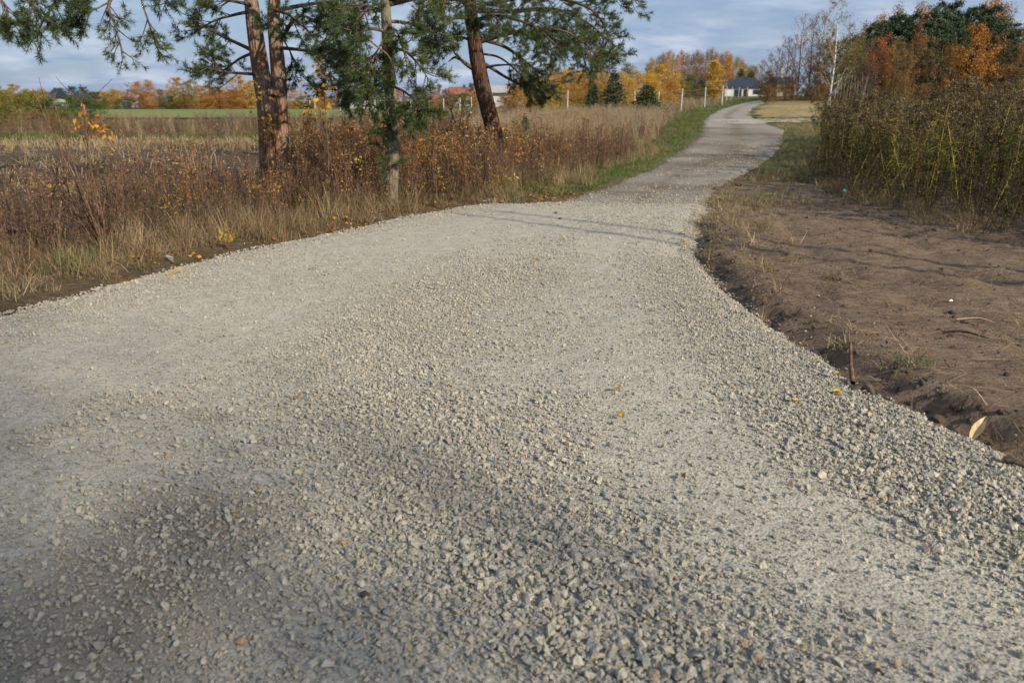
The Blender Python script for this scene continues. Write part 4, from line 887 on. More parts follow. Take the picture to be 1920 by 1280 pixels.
def trunk(root, path, radii, mat, sides=14, lump=.0, seed=0):
    m = MB(); n = len(path); rad = np.interp(np.linspace(0, 1, n), np.linspace(0, 1, len(radii)), radii); tube(m, path - np.array(root.location), rad, sides, .5)
    V = np.concatenate(m.V); g = np.random.default_rng(seed)
    c = np.array(root.location)
    me = m.mesh('trunk', M[mat], True)
    return obj('trunk', me, root)
def crown_above(root, top0, H, n, spread, seed, side=None, r0=.05, nn=30):          # limbs above the picture, up to the tip
    g = np.random.default_rng(seed)
    for k in range(n):
        u = (k + g.uniform()) / n; q = top0(u); a = k * 2.4 + g.uniform(-.4, .4); Ls = spread * (1 - .65 * u) * g.uniform(.75, 1.1)
        d = np.array([math.cos(a), math.sin(a), .12 + .5 * u]); p = smoothpath([q, q + d * Ls * .5 + np.array([0, 0, .06]), q + d * Ls], 4)
        limb(root, p, r0 * (1.1 - .7 * u), 9, .8, seed * 50 + k, 4, .35, nn=nn)

# double pine
YA = 14.2; xa, _, _ = at(515, 380, YA)
pa = empty('pine_tree', (xa, YA, gz(xa, YA) - .05)); tag(pa, 'thick twin stemmed pine with reddish bark, leftmost of the pines at the verge', 'tree', 'pines on the left verge')
tl = pathpx([(516, 398), (512, 330), (508, 260), (502, 205), (490, 140), (481, 80), (473, 20), (466, -60), (462, -200)], YA); tl = np.vstack([tl, tl[-1] + np.array([[0, 0, .9], [.06, 0, 2.0], [.0, 0, 3.2]])])
tr_ = pathpx([(532, 398), (527, 300), (524, 205), (522, 140), (517, 80), (513, 30), (520, -60), (530, -200)], YA + .05); tr_ = np.vstack([tr_, tr_[-1] + np.array([[.05, 0, .8], [.1, 0, 1.7], [.16, 0, 2.7]])])
trunk(pa, tl, [.25, .23, .215, .195, .16, .145, .135, .12, .10, .07, .03], 'pine_red'); trunk(pa, tr_, [.185, .16, .145, .135, .128, .12, .11, .10, .08, .05, .02], 'pine_red')
m = MB(); tube(m, pathpx([(497, 178, -.08), (512, 172, -.10), (530, 180, -.06)], YA) - np.array(pa.location), [.03, .06, .07, .065, .075, .07, .065, .07, .06, .05, .03], 9); obj('knot', m.mesh('knot', M['pine_red'], True), pa)
for j, (pts, r0, ns, sl, tf, dr) in enumerate([
    ([(480, 20), (440, 28, -.2), (400, 40, -.4), (366, 62, -.6)], .035, 9, .55, 4, .05),
    ([(487, 102), (455, 86, .2), (420, 70, .4), (392, 54, .5), (366, 30, .6)], .04, 11, .55, 4, .05),
    ([(490, 140), (455, 138, -.3), (420, 135, -.5), (384, 126, -.7)], .035, 12, .5, 5, .05),
    ([(486, 95), (450, 110, .6), (425, 128, 1.0), (400, 138, 1.2)], .03, 9, .5, 5, .05),
    ([(476, 10), (445, 4, -.6), (420, 0, -.9), (395, -8, -1.2)], .035, 12, .6, 5, .0),
    ([(528, 72, .1), (560, 30, -.3), (600, 44, -.5), (640, 40, -.6)], .04, 14, .6, 5, .05),
    ([(530, 72), (548, 105, .1), (562, 140, .2)], .018, 9, .45, 4, .15),
    ([(516, 50), (530, 44, -.5), (520, 52, -.9)], .025, 9, .4, 5, .0),
    ([(519, 20), (570, 10, .3), (620, 4, .5), (665, 14, .6)], .045, 15, .65, 5, .0),
    ([(526, 90), (575, 96, -.4), (612, 112, -.6), (640, 128, -.8)], .035, 13, .55, 5, .1),
    ([(515, 20), (545, 30, -.9), (590, 70, -1.3), (612, 96, -1.5)], .03, 13, .5, 5, .1),
    ([(470, -50), (360, -80, -.7), (255, -45, -1.2), (205, 4, -1.5), (216, 48, -1.6), (230, 100, -1.6)], .05, 13, .5, 3, .15),
    ([(255, -45, -1.2), (268, 10, -1.3), (282, 50, -1.3), (293, 84, -1.3)], .02, 9, .42, 3, .15),
    ([(300, -62, -1.), (180, -50, -1.6), (140, -12, -1.8), (150, 22, -1.9)], .025, 12, .45, 4, .1),
    ([(470, -60), (400, -50, .4), (330, -30, .8), (305, 20, 1.0)], .035, 12, .5, 3, .1),
    ([(205, 4, -1.5), (175, 20, -1.7), (150, 30, -1.8)], .014, 6, .4, 4, .1)]):
    limb(pa, pathpx(pts, YA), r0, ns, sl, 1000 + j, tf, .35 if j < 11 else .45, dr)
crown_above(pa, lambda u: tl[int(len(tl) * .72)] * (1 - u) + tl[-1] * u, 4, 16, 2.6, 31)
# straight young pine with pale trunk
YB = 12.7; xb, _, _ = at(734, 392, YB)
pb = empty('pine_tree', (xb, YB, gz(xb, YB) - .05)); tag(pb, 'slender pine with straight pale grey trunk, between the two thicker pines', 'tree', 'pines on the left verge')
tb = pathpx([(733, 398), (734, 340), (738, 280), (736, 220), (731, 160), (727, 100), (724, 30), (720, -60), (716, -200)], YB); tb = np.vstack([tb, tb[-1] + np.array([[0, 0, .8], [0, 0, 1.7]])])
trunk(pb, tb, [.125, .108, .10, .096, .092, .088, .084, .076, .066, .045, .02], 'pine_grey')
for j, (pts, r0, ns, sl, tf, dr) in enumerate([
    ([(727, 60), (690, 55, -.2), (650, 80, -.4), (616, 112, -.6)], .03, 13, .55, 5, .1),
    ([(724, 24), (680, 10, .2), (640, 20, .3), (600, 50, .5)], .03, 13, .55, 5, .1),
    ([(729, 100), (695, 108, -.4), (660, 140, -.6), (628, 172, -.7)], .028, 14, .5, 6, .12),
    ([(731, 150), (705, 160, .2), (680, 176, .3), (655, 196, .3)], .022, 10, .42, 5, .12),
    ([(728, 90), (758, 96, -.3), (784, 120, -.5), (803, 148, -.6)], .026, 11, .5, 5, .12),
    ([(725, 40), (765, 44, .2), (812, 60, .4), (842, 66, .5)], .03, 12, .5, 5, .05),
    ([(732, 160), (758, 172, -.3), (778, 190, -.5), (790, 208, -.6)], .022, 11, .42, 6, .12),
    ([(735, 196), (755, 206, .3), (772, 220, .5), (782, 226, .6)], .016, 7, .35, 5, .12),
    ([(723, 0), (770, -10, -.2), (815, 0, -.4), (850, 22, -.5)], .03, 13, .55, 5, .05),
    ([(728, 60), (716, 80, -.6), (700, 110, -1.0), (690, 140, -1.2)], .02, 12, .45, 6, .12),
    ([(727, 50), (745, 60, -.6), (752, 84, -1.0), (766, 112, -1.2)], .02, 8, .42, 6, .12),
    ([(731, 120), (712, 128, -.5), (704, 150, -.9), (700, 172, -1.1)], .018, 11, .40, 6, .12),
    ([(723, 10), (700, 10, -.7), (672, 34, -1.2), (655, 66, -1.5)], .024, 13, .5, 6, .1),
    ([(735, 192), (724, 212, -.3), (712, 226, -.5)], .011, 5, .28, 4, .15), ([(736, 205), (750, 220, -.3), (764, 230, -.5)], .011, 5, .28, 4, .15), ([(735, 215), (729, 232, -.3), (724, 250, -.4)], .008, 3, .22, 3, .2), ([(737, 246), (730, 240, -.25), (720, 248, -.4)], .008, 3, .22, 4, .0), ([(736, 285), (724, 282, -.2), (716, 288, -.3)], .007, 2, .2, 4, 0), ([(735, 312), (742, 306, -.15), (726, 310, -.3)], .007, 2, .2, 4, 0)]):
    limb(pb, pathpx(pts, YB), r0, ns, sl, 1100 + j, tf, .25, dr)
# dead light coloured branch hanging through the needles
limb(pb, pathpx([(668, 52, -1.3), (700, 82, -1.3), (728, 105, -1.2), (738, 130, -1.1), (745, 160, -1.0)], YB), .014, 0, 0, 1, bare=True, mat='pine_red')
crown_above(pb, lambda u: tb[int(len(tb) * .74)] * (1 - u) + tb[-1] * u, 3, 12, 1.9, 32)
# leaning pine
YC = 18.6; xc, _, _ = at(932, 325, YC)
pc = empty('pine_tree', (xc, YC, gz(xc, YC) - .05)); tag(pc, 'leaning pine, curved dark red trunk, rightmost of the verge pines', 'tree', 'pines on the left verge')
tcp = pathpx([(935, 338), (931, 300), (926, 250), (914, 200), (904, 160), (896, 120), (890, 80), (885, 40), (881, 0), (878, -60), (876, -160)], YC); tcp = np.vstack([tcp, tcp[-1] + np.array([[0, 0, .9], [.1, 0, 1.9], [.1, 0, 3.0]])])
trunk(pc, tcp, [.23, .205, .19, .18, .178, .175, .165, .155, .145, .13, .10, .07, .03], 'pine_dark')
for j, (pts, r0, ns, sl, tf, dr, st_) in enumerate([
    ([(906, 128), (930, 123, -.2), (960, 122, -.3), (990, 126, -.4)], .035, 7, .5, 4, .1, .55),
    ([(900, 78), (945, 65, -.2), (975, 60, -.4), (1012, 62, -.5), (1062, 84, -.7)], .06, 17, .75, 6, .1, .4),
    ([(898, 72), (950, 90, .4), (1000, 128, .6), (1040, 158, .8)], .05, 18, .75, 6, .1, .35),
    ([(886, 18), (950, 22, .3), (1040, 18, .5), (1100, 42, .6), (1142, 78, .6)], .06, 22, .85, 6, .05, .25),
    ([(882, -4), (960, -14, -.4), (1060, 0, -.7), (1120, 28, -.9), (1150, 98, -1.0)], .06, 24, .85, 6, .05, .25),
    ([(880, -42), (1000, -60, .3), (1110, -30, .5), (1196, 0, .6)], .055, 18, .7, 5, .0, .45),
    ([(903, 116), (950, 146, .6), (985, 164, 1.0), (1012, 176, 1.2)], .04, 15, .6, 6, .1, .35),
    ([(888, 78), (860, 70, .2), (830, 82, .3), (806, 96, .3)], .04, 13, .6, 5, .1, .3),
    ([(885, 32), (850, 36, -.3), (826, 48, -.5), (808, 66, -.6)], .04, 14, .65, 5, .1, .3),
    ([(882, 4), (846, 0, .3), (812, 6, .5), (780, 24, .6)], .04, 14, .65, 5, .05, .3),
    ([(890, 50), (930, 48, 1.0), (985, 66, 1.8), (1040, 100, 2.2)], .05, 18, .8, 6, .1, .3),
    ([(888, 40), (935, 30, -1.0), (1000, 50, -1.7), (1050, 92, -2.1)], .05, 20, .8, 6, .1, .3),
    ([(884, 10), (900, 16, -1.0), (925, 30, -1.6), (940, 46, -2.0)], .03, 12, .6, 6, .05, .3),
    ([(1000, 50, -1.7), (1060, 60, -1.9), (1110, 92, -2.0), (1128, 112, -2.0)], .03, 16, .7, 6, .1, .1),
    ([(1040, 18, .5), (1075, 60, .8), (1092, 100, 1.0), (1098, 132, 1.0)], .03, 17, .65, 6, .1, .1),
    ([(896, 100), (940, 110, .2), (985, 150, .3), (1010, 182, .4)], .03, 12, .55, 6, .15, .4),
    ([(882, 6), (890, 26, -.7), (888, 54, -1.0)], .02, 9, .4, 6, .05, .2)]):
    limb(pc, pathpx(pts, YC), r0, ns, sl, 1200 + j, tf, st_, dr)
limb(pc, pathpx([(890, 130), (876, 122, -.1), (862, 110, -.2), (850, 97, -.3)], YC), .06, 0, 0, 1, bare=True, mat='branch')
limb(pc, pathpx([(862, 110, -.2), (852, 108, -.3), (841, 116, -.4)], YC), .045, 0, 0, 1, bare=True, mat='branch')
crown_above(pc, lambda u: tcp[int(len(tcp) * .7)] * (1 - u) + tcp[-1] * u, 4, 18, 2.8, 33)
# pine outside the left edge whose boughs hang into the picture
YD = 12.0; xd, _, _ = at(-190, 400, YD)
pd = empty('pine_tree', (xd, YD, gz(xd, YD) - .05)); tag(pd, 'pine whose boughs hang into the top left corner', 'tree', 'pines on the left verge')
td = pathpx([(-190, 420), (-186, 200), (-180, 0), (-178, -250), (-176, -500)], YD); trunk(pd, td, [.2, .18, .16, .13, .08, .03], 'pine_red')
for j, (pts, r0, ns, sl, tf, dr) in enumerate([
    ([(-178, -90), (-80, -60, -.3), (20, -30, -.5), (60, 12, -.6), (70, 42, -.6)], .04, 12, .5, 4, .15),
    ([(-178, -90), (-60, -80, .3), (60, -60, .5), (104, -10, .5), (84, 34, .5), (60, 78, .5)], .04, 9, .42, 3, .12),
    ([(-178, -60), (-80, -30, .1), (-10, -6, .2), (14, 18, .2), (12, 50, .2)], .03, 12, .5, 4, .15),
    ([(84, 34, .5), (100, 46, .5), (116, 54, .5)], .01, 5, .25, 3, .05)]):
    limb(pd, pathpx(pts, YD), r0, ns, sl, 1300 + j, tf, .5, dr)
crown_above(pd, lambda u: td[int(len(td) * .7)] * (1 - u) + td[-1] * u, 3, 10, 2.2, 34)

# ------------------------------------------------------------------ goldenrod
def goldenrod(seed, H, leafm, lean, head=True, dens=1.0):
    g = np.random.default_rng(seed); a = g.uniform(0, 6.28); st_, lf, pl = MB(), MB(), MB()
    p = smoothpath([np.array([0, 0, -.05]), np.array([math.cos(a) * lean * .25, math.sin(a) * lean * .25, H * .5]), np.array([math.cos(a) * lean, math.sin(a) * lean, H])], 5)
    tube(st_, p, np.linspace(.008, .0035, len(p)), 4, g.uniform(), False)
    n = int(84 * dens)
    for k in range(n):
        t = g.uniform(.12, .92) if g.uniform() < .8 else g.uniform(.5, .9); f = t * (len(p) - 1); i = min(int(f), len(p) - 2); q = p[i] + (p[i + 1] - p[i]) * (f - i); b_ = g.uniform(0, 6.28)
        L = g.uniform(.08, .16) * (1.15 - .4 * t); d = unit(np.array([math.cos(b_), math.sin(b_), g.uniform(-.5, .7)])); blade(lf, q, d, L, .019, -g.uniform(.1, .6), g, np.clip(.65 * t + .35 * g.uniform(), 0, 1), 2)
    if head:
        for k in range(g.integers(9, 15)):
            t = g.uniform(.84, 1.0); f = t * (len(p) - 1); i = min(int(f), len(p) - 2); q = p[i] + (p[i + 1] - p[i]) * (f - i); b_ = g.uniform(0, 6.28); L = g.uniform(.08, .17) * (1.5 - t * .9)
            e_ = q + np.array([math.cos(b_) * L, math.sin(b_) * L, L * g.uniform(.1, .5)]); mid = (q + e_) / 2 + np.array([0, 0, .025]); e_[2] -= .02
            tube(pl, np.array([q, mid, e_]), [.003, .002, .0015], 3, .2, False)
            u = g.uniform(.2, 1.05, (13, 1)); leaves(pl, q + (e_ - q) * u + np.array([0, 0, .02]) + g.normal(0, .012, (13, 3)), .025, g, .8)
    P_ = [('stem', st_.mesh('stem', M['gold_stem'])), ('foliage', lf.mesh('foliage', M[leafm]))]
    if head: P_.append(('plume', pl.mesh('plume', M['plume'])))
    return P_
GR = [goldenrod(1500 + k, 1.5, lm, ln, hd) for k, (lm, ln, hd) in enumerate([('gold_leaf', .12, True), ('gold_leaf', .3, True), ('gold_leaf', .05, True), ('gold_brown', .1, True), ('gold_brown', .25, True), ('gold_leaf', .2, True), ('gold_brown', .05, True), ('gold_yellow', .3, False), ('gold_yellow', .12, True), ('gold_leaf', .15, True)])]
EDGE = [gpix(*q) for q in [(2250, 520), (2050, 478), (1900, 452), (1800, 425), (1700, 392), (1620, 362), (1545, 338)]] + [(pxx(1545, 21), 21.0), (pxx(1552, 29), 29.0)]
exl = lin(EDGE)
rg_ = np.random.default_rng(1600)
spots = []
gpx, gpy = strew(5200, (4.5, 24), (7.2, 30), lambda x, y: (x > exl(y) + .1 * (fbm(x, y, 2, 2, 160) - .5)) * (x < exl(y) + 7.5), 1601)
dep = gpx - exl(gpy); o_ = np.argsort(dep + .04 * gpy)
gpx, gpy = gpx[o_], gpy[o_]
frame_ok = gpx / gpy < .70
fx, fy = gpx[frame_ok], gpy[frame_ok]
NI = 230
def gold_h(x, y): return .68 + .52 * fbm(x, y, .8, 3, 161) + .20 * np.exp(-((x / y - .545) / .035) ** 2)
kinds = ['withered goldenrod plant with a faded grey brown plume', 'goldenrod plant with dark drooping leaves and grey plume', 'yellowed goldenrod stalk without a plume', 'yellow leaved goldenrod with a faded plume']
cols = [1, 1, 1, 0, 0, 1, 0, 2, 3, 1]
probs = np.array([.13, .12, .10, .10, .10, .10, .08, .09, .08, .10]); probs /= probs.sum()
for k in range(min(NI, len(fx))):
    x, y = fx[k], fy[k]; v = rg_.choice(10, p=probs); s_ = float(gold_h(x, y)) * rg_.uniform(.72, 1.2)
    e_ = put('goldenrod', kinds[cols[v]] + ' at the front edge of the thicket', 'plant', GR[v], (x, y, gz(x, y)), 0, (s_, s_, s_), ['withered brown', 'dark green', 'bare yellow', 'leafy yellow'][cols[v]] + ' goldenrod along the thicket front')
    e_.rotation_euler = (rg_.normal(0, .15), rg_.normal(0, .15), rg_.uniform(0, 6.28))
    for c in e_.children:
        if c.name.startswith('foliage') or c.name.startswith('plume'): c['kind'] = 'stuff'
def joined(parts):
    o = MB(); mats = []; 
    bm = bmesh.new()
    for pn, me in parts:
        n0 = len(bm.faces); bm.from_mesh(me); bm.faces.ensure_lookup_table()
        for f in bm.faces[n0:]: f.material_index = len(mats)
        mats.append(me.materials[0])
    me = bpy.data.meshes.new('goldenrod_plant'); bm.to_mesh(me); bm.free()
    for m_ in mats: me.materials.append(m_)
    return me
GJ = [joined(p) for p in GR]
rx, ry = np.concatenate([fx[NI:], gpx[~frame_ok]]), np.concatenate([fy[NI:], gpy[~frame_ok]])
g = np.random.default_rng(1602); k = len(rx)
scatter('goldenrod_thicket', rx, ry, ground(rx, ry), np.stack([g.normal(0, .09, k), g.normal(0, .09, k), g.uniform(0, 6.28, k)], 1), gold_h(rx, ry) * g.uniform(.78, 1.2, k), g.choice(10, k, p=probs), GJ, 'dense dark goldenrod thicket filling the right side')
# low dark undergrowth at the foot
xs, ys = strew(1700, (4.6, 14), (7.5, 24), lambda x, y: (x > exl(y) - .25) * (x < exl(y) + 1.6), 1603)
plants('dark_undergrowth', xs, ys, .35, .7, WDD + WDB + YGR, 'dark dead undergrowth at the foot of the goldenrod', 1604)
xs, ys = strew(3000, (16, 48), (22, 60), lambda x, y: (x > xright(y) + 6), 1605)
plants('rough_grass', xs, ys, .6, 1.1, DRY + WDS, 'rough grass behind the goldenrod thicket', 1606)

# ================================================================== FENCES AND BUILDINGS
def fence(label, posts, pm, dy=1.6, r=.055):
    x0, Y0 = pxx(posts[0][0], posts[0][1]), posts[0][1]; rt = empty('fence', (x0, Y0, gz(x0, Y0))); tag(rt, label, 'fence'); W_ = MB(); prev = None
    for k, (px, Y, h) in enumerate(posts):
        x = pxx(px, Y); z = gz(x, Y); ln = random.uniform(-.05, .05); p = np.array([[x, Y, z - .1], [x + ln * .5, Y, z + h * .5], [x + ln, Y, z + h], [x + ln, Y, z + h + .02]]) - np.array(rt.location)
        m = MB(); tube(m, p, [r, r * .97, r * .93, r * .6], 8); obj('post', m.mesh('post', M[pm]), rt)
        if prev is not None:
            for f in (.45, .92): tube(W_, np.array([prev[0] + (prev[2] - prev[0]) * f, (prev[0] + (prev[2] - prev[0]) * f + p[0] + (p[2] - p[0]) * f) / 2 - np.array([0, 0, .05]), p[0] + (p[2] - p[0]) * f]), .006, 3)
        prev = p
    tag(obj('wire', W_.mesh('wire', M['wire']), rt), kind='stuff'); return rt
fence('wire fence on white posts rising along the left of the track towards the house', [(1064, 58, 1.5), (1120, 57, 1.3), (1190, 57, 1.3), (1234, 57, 1.3), (1277, 57, 1.5), (1321, 68, 1.55), (1353, 74, 1.65), (1361, 88, 1.55), (1371, 100, 1.5), (1383, 112, 1.5), (1399, 124, 1.6)], 'white', r=.042)
fence('wire fence on white posts across the green field between the pines', [(590, 78, 1.5), (638, 76, 1.6), (671, 74, 1.6), (704, 73, 1.6), (737, 74, 1.5), (770, 76, 1.5), (805, 80, 1.5), (832, 84, 1.5), (862, 90, 1.5), (884, 92, 1.5)], 'white', r=.05)
def boxm(m, x0, x1, y0, y1, z0, z1, v=.5):
    V = [(x, y, z) for z in (z0, z1) for x, y in ((x0, y0), (x1, y0), (x1, y1), (x0, y1))]
    m.add(V, [(0, 3, 2, 1), (4, 5, 6, 7), (0, 1, 5, 4), (1, 2, 6, 5), (2, 3, 7, 6), (3, 0, 4, 7)], v)
def house(label, pxl, pxr, Y, depth, wall, rise, wm, rm, hip=True, windows=(), chimney=None, name='house', z=None, ov=.5, cat='house', turn=0):
    xl, xr = pxx(pxl, Y), pxx(pxr, Y); Wd = xr - xl; z0 = gz((xl + xr) / 2, Y) if z is None else z
    rt = empty(name, ((xl + xr) / 2, Y, z0), turn); tag(rt, label, cat); h = Wd / 2
    m = MB(); boxm(m, -h, h, 0, depth, -.5, wall); obj('wall', m.mesh('wall', M[wm]), rt)
    m = MB(); a, b_, c0, c1 = -h - ov, h + ov, -ov, depth + ov; ins = min((c1 - c0) / 2, Wd * .45) if hip else 0; yc = depth / 2; e0 = wall; t0 = .14
    V = [(a, c0, e0), (b_, c0, e0), (b_, c1, e0), (a, c1, e0), (a, c0, e0 + t0), (b_, c0, e0 + t0), (b_, c1, e0 + t0), (a, c1, e0 + t0), (a + ins, yc, e0 + t0 + rise), (b_ - ins, yc, e0 + t0 + rise)]
    m.add(V, [(0, 3, 2, 1), (0, 1, 5, 4), (1, 2, 6, 5), (2, 3, 7, 6), (3, 0, 4, 7), (4, 5, 9, 8), (6, 7, 8, 9)]); m.add(V, [(5, 6, 9), (7, 4, 8)])
    rf = obj('roof', m.mesh('roof', M[rm]), rt)
    for (u, w_, zb, zt) in windows:
        m = MB(); boxm(m, -h + u * Wd - w_ / 2 - .08, -h + u * Wd + w_ / 2 + .08, -.05, .02, zb - .08, zt + .08); f_ = obj('window', m.mesh('window', M['grey']), rt)
        m = MB(); boxm(m, -h + u * Wd - w_ / 2, -h + u * Wd + w_ / 2, -.07, -.052, zb, zt); obj('pane', m.mesh('pane', M['glass']), f_)
    if chimney:
        u, s_, zt = chimney; m = MB(); boxm(m, -h + u * Wd - s_ / 2, -h + u * Wd + s_ / 2, depth * .45, depth * .45 + s_, wall, zt); boxm(m, -h + u * Wd - s_ / 2 - .08, -h + u * Wd + s_ / 2 + .08, depth * .45 - .08, depth * .45 + s_ + .08, zt, zt + .12)
        obj('chimney', m.mesh('chimney', M['plaster' if wm == 'plaster' and zt > 5 else 'roof_dark']), rf)
    return rt
house('white bungalow with a dark blue hipped roof where the track ends', 1357, 1444, 180, 9, 2.5, 2.1, 'plaster', 'roof_blue', True, z=1.85, windows= [(.28, 1.6, .6, 2.1), (.45, 1.0, 0, 2.1), (.70, 1.9, 1.1, 2.0), (.90, 1.2, 1.0, 2.1)], chimney=(.55, .7, 4.6))
house('small white annex with dark roof and tall white chimney half hidden by bare trees', 1452, 1482, 184, 6, 2.6, 1.3, 'plaster', 'roof_blue', False, [(.3, 1.0, .9, 2.0)], (.55, .75, 6.2), turn=0)
house('distant house with orange red roof between the slim pine and the leaning pine', 843, 881, 215, 8, 2.8, 1.9, 'grey', 'roof_red', False, [(.3, 1.2, 1, 2.3), (.7, 1.2, 1, 2.3)], (.7, .6, 5.2))
house('farther pale house with red roof just left of the leaning pine', 884, 902, 230, 7, 3, 2.2, 'plaster', 'roof_red', False, [(.5, 1, 1, 2.2)])
house('low dark roofed shed beyond the green field behind the slim pine', 655, 694, 150, 6, 1.8, 1.6, 'grey', 'roof_dark', False, [(.5, 1.2, .6, 1.5)], cat='shed', name='shed')
house('low pale grey farm building behind the leaning pine trunk', 924, 1016, 105, 7, 2.3, .8, 'plaster', 'grey', False, [(.35, 1.4, .9, 1.8), (.75, 1.4, .9, 1.8)], cat='barn', name='barn', z=.25)
house('tiny white house among the trees of the left treeline', 226, 238, 160, 5, 1.5, .5, 'plaster', 'roof_dark', False, [(.5, .8, .5, 1.1)], ov=.2)
house('tiny house with blue grey roof behind the bushes at far left', 92, 103, 165, 5, 1.9, 1.5, 'grey', 'roof_blue', False, [(.5, .8, .8, 1.5)], ov=.2)

# ================================================================== SHRUBS AND SAPLINGS OF THE LEFT VERGE
def shrub(label, bpx, Y, stems, leafm=None, tips=(), r=.010, mat='redtwig', twigs=6, nleaf=0, leaf=.06, name='shrub', cat='shrub', seed=0):
    g = np.random.default_rng(seed); x = pxx(bpx, Y, 400); z = gz(x, Y); rt = empty(name, (x, Y, z)); tag(rt, label, cat); R0 = np.array(rt.location); L = MB()
    for q in stems:
        e_ = at(q[0], q[1], Y + (q[2] if len(q) > 2 else 0)); b0 = np.array([x + g.normal(0, .05), Y + g.normal(0, .05), z - .05]); mid = (b0 + e_) / 2 + g.normal(0, .06, 3) * np.linalg.norm(e_ - b0)
        p = smoothpath([b0, mid, e_], 5); m = MB(); tube(m, p - R0, np.linspace(r, r * .3, len(p)), 5, .5)
        for k in range(twigs):
            i = g.integers(int(len(p) * .3), len(p) - 1); d = unit((p[i + 1] - p[i]) / .1 + g.normal(0, 1.0, 3)); ln = np.linalg.norm(e_ - b0) * g.uniform(.10, .28); tw = np.array([p[i], p[i] + d * ln * .5 + g.normal(0, .015, 3), p[i] + d * ln + np.array([0, 0, .1 * ln])])
            tube(m, tw - R0, [r * .4, r * .3, r * .15], 3, .5, False)
            if nleaf: leaves(L, tw[0] + (tw[2] - tw[0]) * g.uniform(.3, 1.1, (nleaf, 1)) + g.normal(0, .03, (nleaf, 3)) - R0, leaf, g, .62, droop=.4)
        obj('stem', m.mesh('stem', M[mat], True), rt)
    for (tx, ty, n_, sp) in tips:
        C = at(tx, ty, Y) + g.normal(0, sp, (n_, 3)); leaves(L, C - R0, leaf, g, .62, droop=.4)
    if L.n: tag(obj('leaves', L.mesh('leaves', M[leafm or 'weed_orange']), rt), kind='stuff')
    return rt
shrub('tall shrub of bare reddish stems with a few orange leaves at the near left verge', 190, 8.4, [(62, 168), (96, 176), (150, 158), (222, 262, -.2), (128, 262, .2), (205, 330), (165, 300, -.2), (110, 330, .1)], 'weed_orange', [(168, 226, 26, .06), (186, 242, 22, .06), (150, 240, 8, .05), (212, 245, 10, .06)], .014, twigs=8, leaf=.06, seed=1)
shrub('dark bare shrub leaning left at the left edge of the picture', 52, 8.9, [(4, 328), (22, 296), (64, 318), (98, 346), (112, 296), (-20, 360)], 'weed_yellow', [(70, 340, 5, .05), (105, 345, 4, .05)], .011, 'twig', 9, seed=2)
shrub('thin upright sapling with orange leaves at its tip between two pines', 606, 11.7, [(601, 102)], 'weed_orange', [(601, 132, 16, .05), (606, 178, 34, .10), (592, 190, 16, .08), (622, 170, 12, .09), (612, 196, 14, .07), (604, 150, 8, .06)], .012, 'branch', 12, leaf=.075, seed=3)
shrub('dark thin sapling with yellow leaves against the twin stemmed pine', 508, 13.0, [(478, 150), (500, 230)], 'yellow', [(494, 222, 18, .07), (500, 238, 16, .08), (488, 184, 10, .08), (482, 158, 8, .07), (506, 250, 9, .08)], .016, 'twig', 7, leaf=.07, seed=4)
shrub('pale straight stem with cream yellow leaves left of the slim pine', 674, 12.0, [(674, 306)], 'weed_yellow', [(668, 296, 16, .06), (676, 312, 10, .05)], .009, 'straw_stem', 3, leaf=.05, seed=5) if 'straw_stem' in M else shrub('pale straight stem with cream yellow leaves left of the slim pine', 674, 12.0, [(674, 306)], 'weed_yellow', [(668, 296, 16, .06), (676, 312, 10, .05)], .009, 'branch', 3, leaf=.05, seed=5)
shrub('small plant with pale yellow leaves in front of the twin stemmed pine', 496, 11.3, [(494, 352), (488, 346), (505, 358)], 'weed_yellow', [(494, 352, 30, .07), (484, 356, 10, .05)], .006, twigs=3, leaf=.05, seed=6)
shrub('creeping plant with pale yellow leaves at the road edge below the weeds', 424, 8.9, [(416, 440), (432, 432)], 'weed_yellow', [(428, 440, 18, .05), (418, 444, 12, .04)], .005, twigs=3, leaf=.055, seed=7)
shrub('dark leafless bush left of the leaning pine trunk', 848, 19.0, [(812, 190), (830, 176), (848, 196), (872, 176), (892, 190), (824, 222), (880, 215)], 'weed_dark', [(835, 200, 18, .3), (870, 200, 18, .3)], .014, 'twig', 10, leaf=.06, seed=8)
for k, (px, Y, tops, lm, lab) in enumerate([
    (775, 14.6, [(765, 270), (780, 262), (792, 275)], 'weed_orange', 'knee high orange leaved shrub right of the slim pine'), (816, 15.4, [(806, 262), (822, 252), (835, 268)], 'weed_yellow', 'yellow orange shrub midway between slim and leaning pine'),
    (852, 14.2, [(842, 318), (856, 308), (868, 320)], 'rust', 'low rust red bush at the road edge below the leaning pine'), (910, 17.2, [(900, 268), (914, 258), (922, 272)], 'weed_yellow', 'yellow leaved shrub at the foot of the leaning pine, its left side'),
    (962, 17.8, [(952, 246), (966, 236), (978, 250)], 'weed_orange', 'orange shrub just right of the leaning pine foot'), (700, 15.6, [(690, 226), (704, 216), (714, 230)], 'weed_orange', 'tall orange weed shrub close left of the slim pine'),
    (642, 15.2, [(632, 240), (646, 230), (655, 246)], 'weed_orange', 'orange weed shrub halfway between twin pine and slim pine'), (574, 15.0, [(566, 210), (580, 200), (590, 222)], 'weed_orange', 'rusty weed shrub right beside the twin stemmed pine'),
    (1004, 18.6, [(994, 262), (1010, 250)], 'rust', 'brown leaved shrub among tall grass right of the leaning pine'), (935, 14.4, [(920, 334), (944, 330), (936, 344)], 'weed_yellow', 'yellow fern like plant low before the leaning pine')]):
    shrub(lab, px, Y, tops, lm, [(q[0], q[1] + 8, 26, .14) for q in tops], .008, twigs=9, nleaf=5, leaf=.06, seed=20 + k)
tree(985, 206, 23.5, 'spruce', '', 'small dark seedling pine in the weeds right of the leaning pine', 34, 'pine_seedling', 'tree')
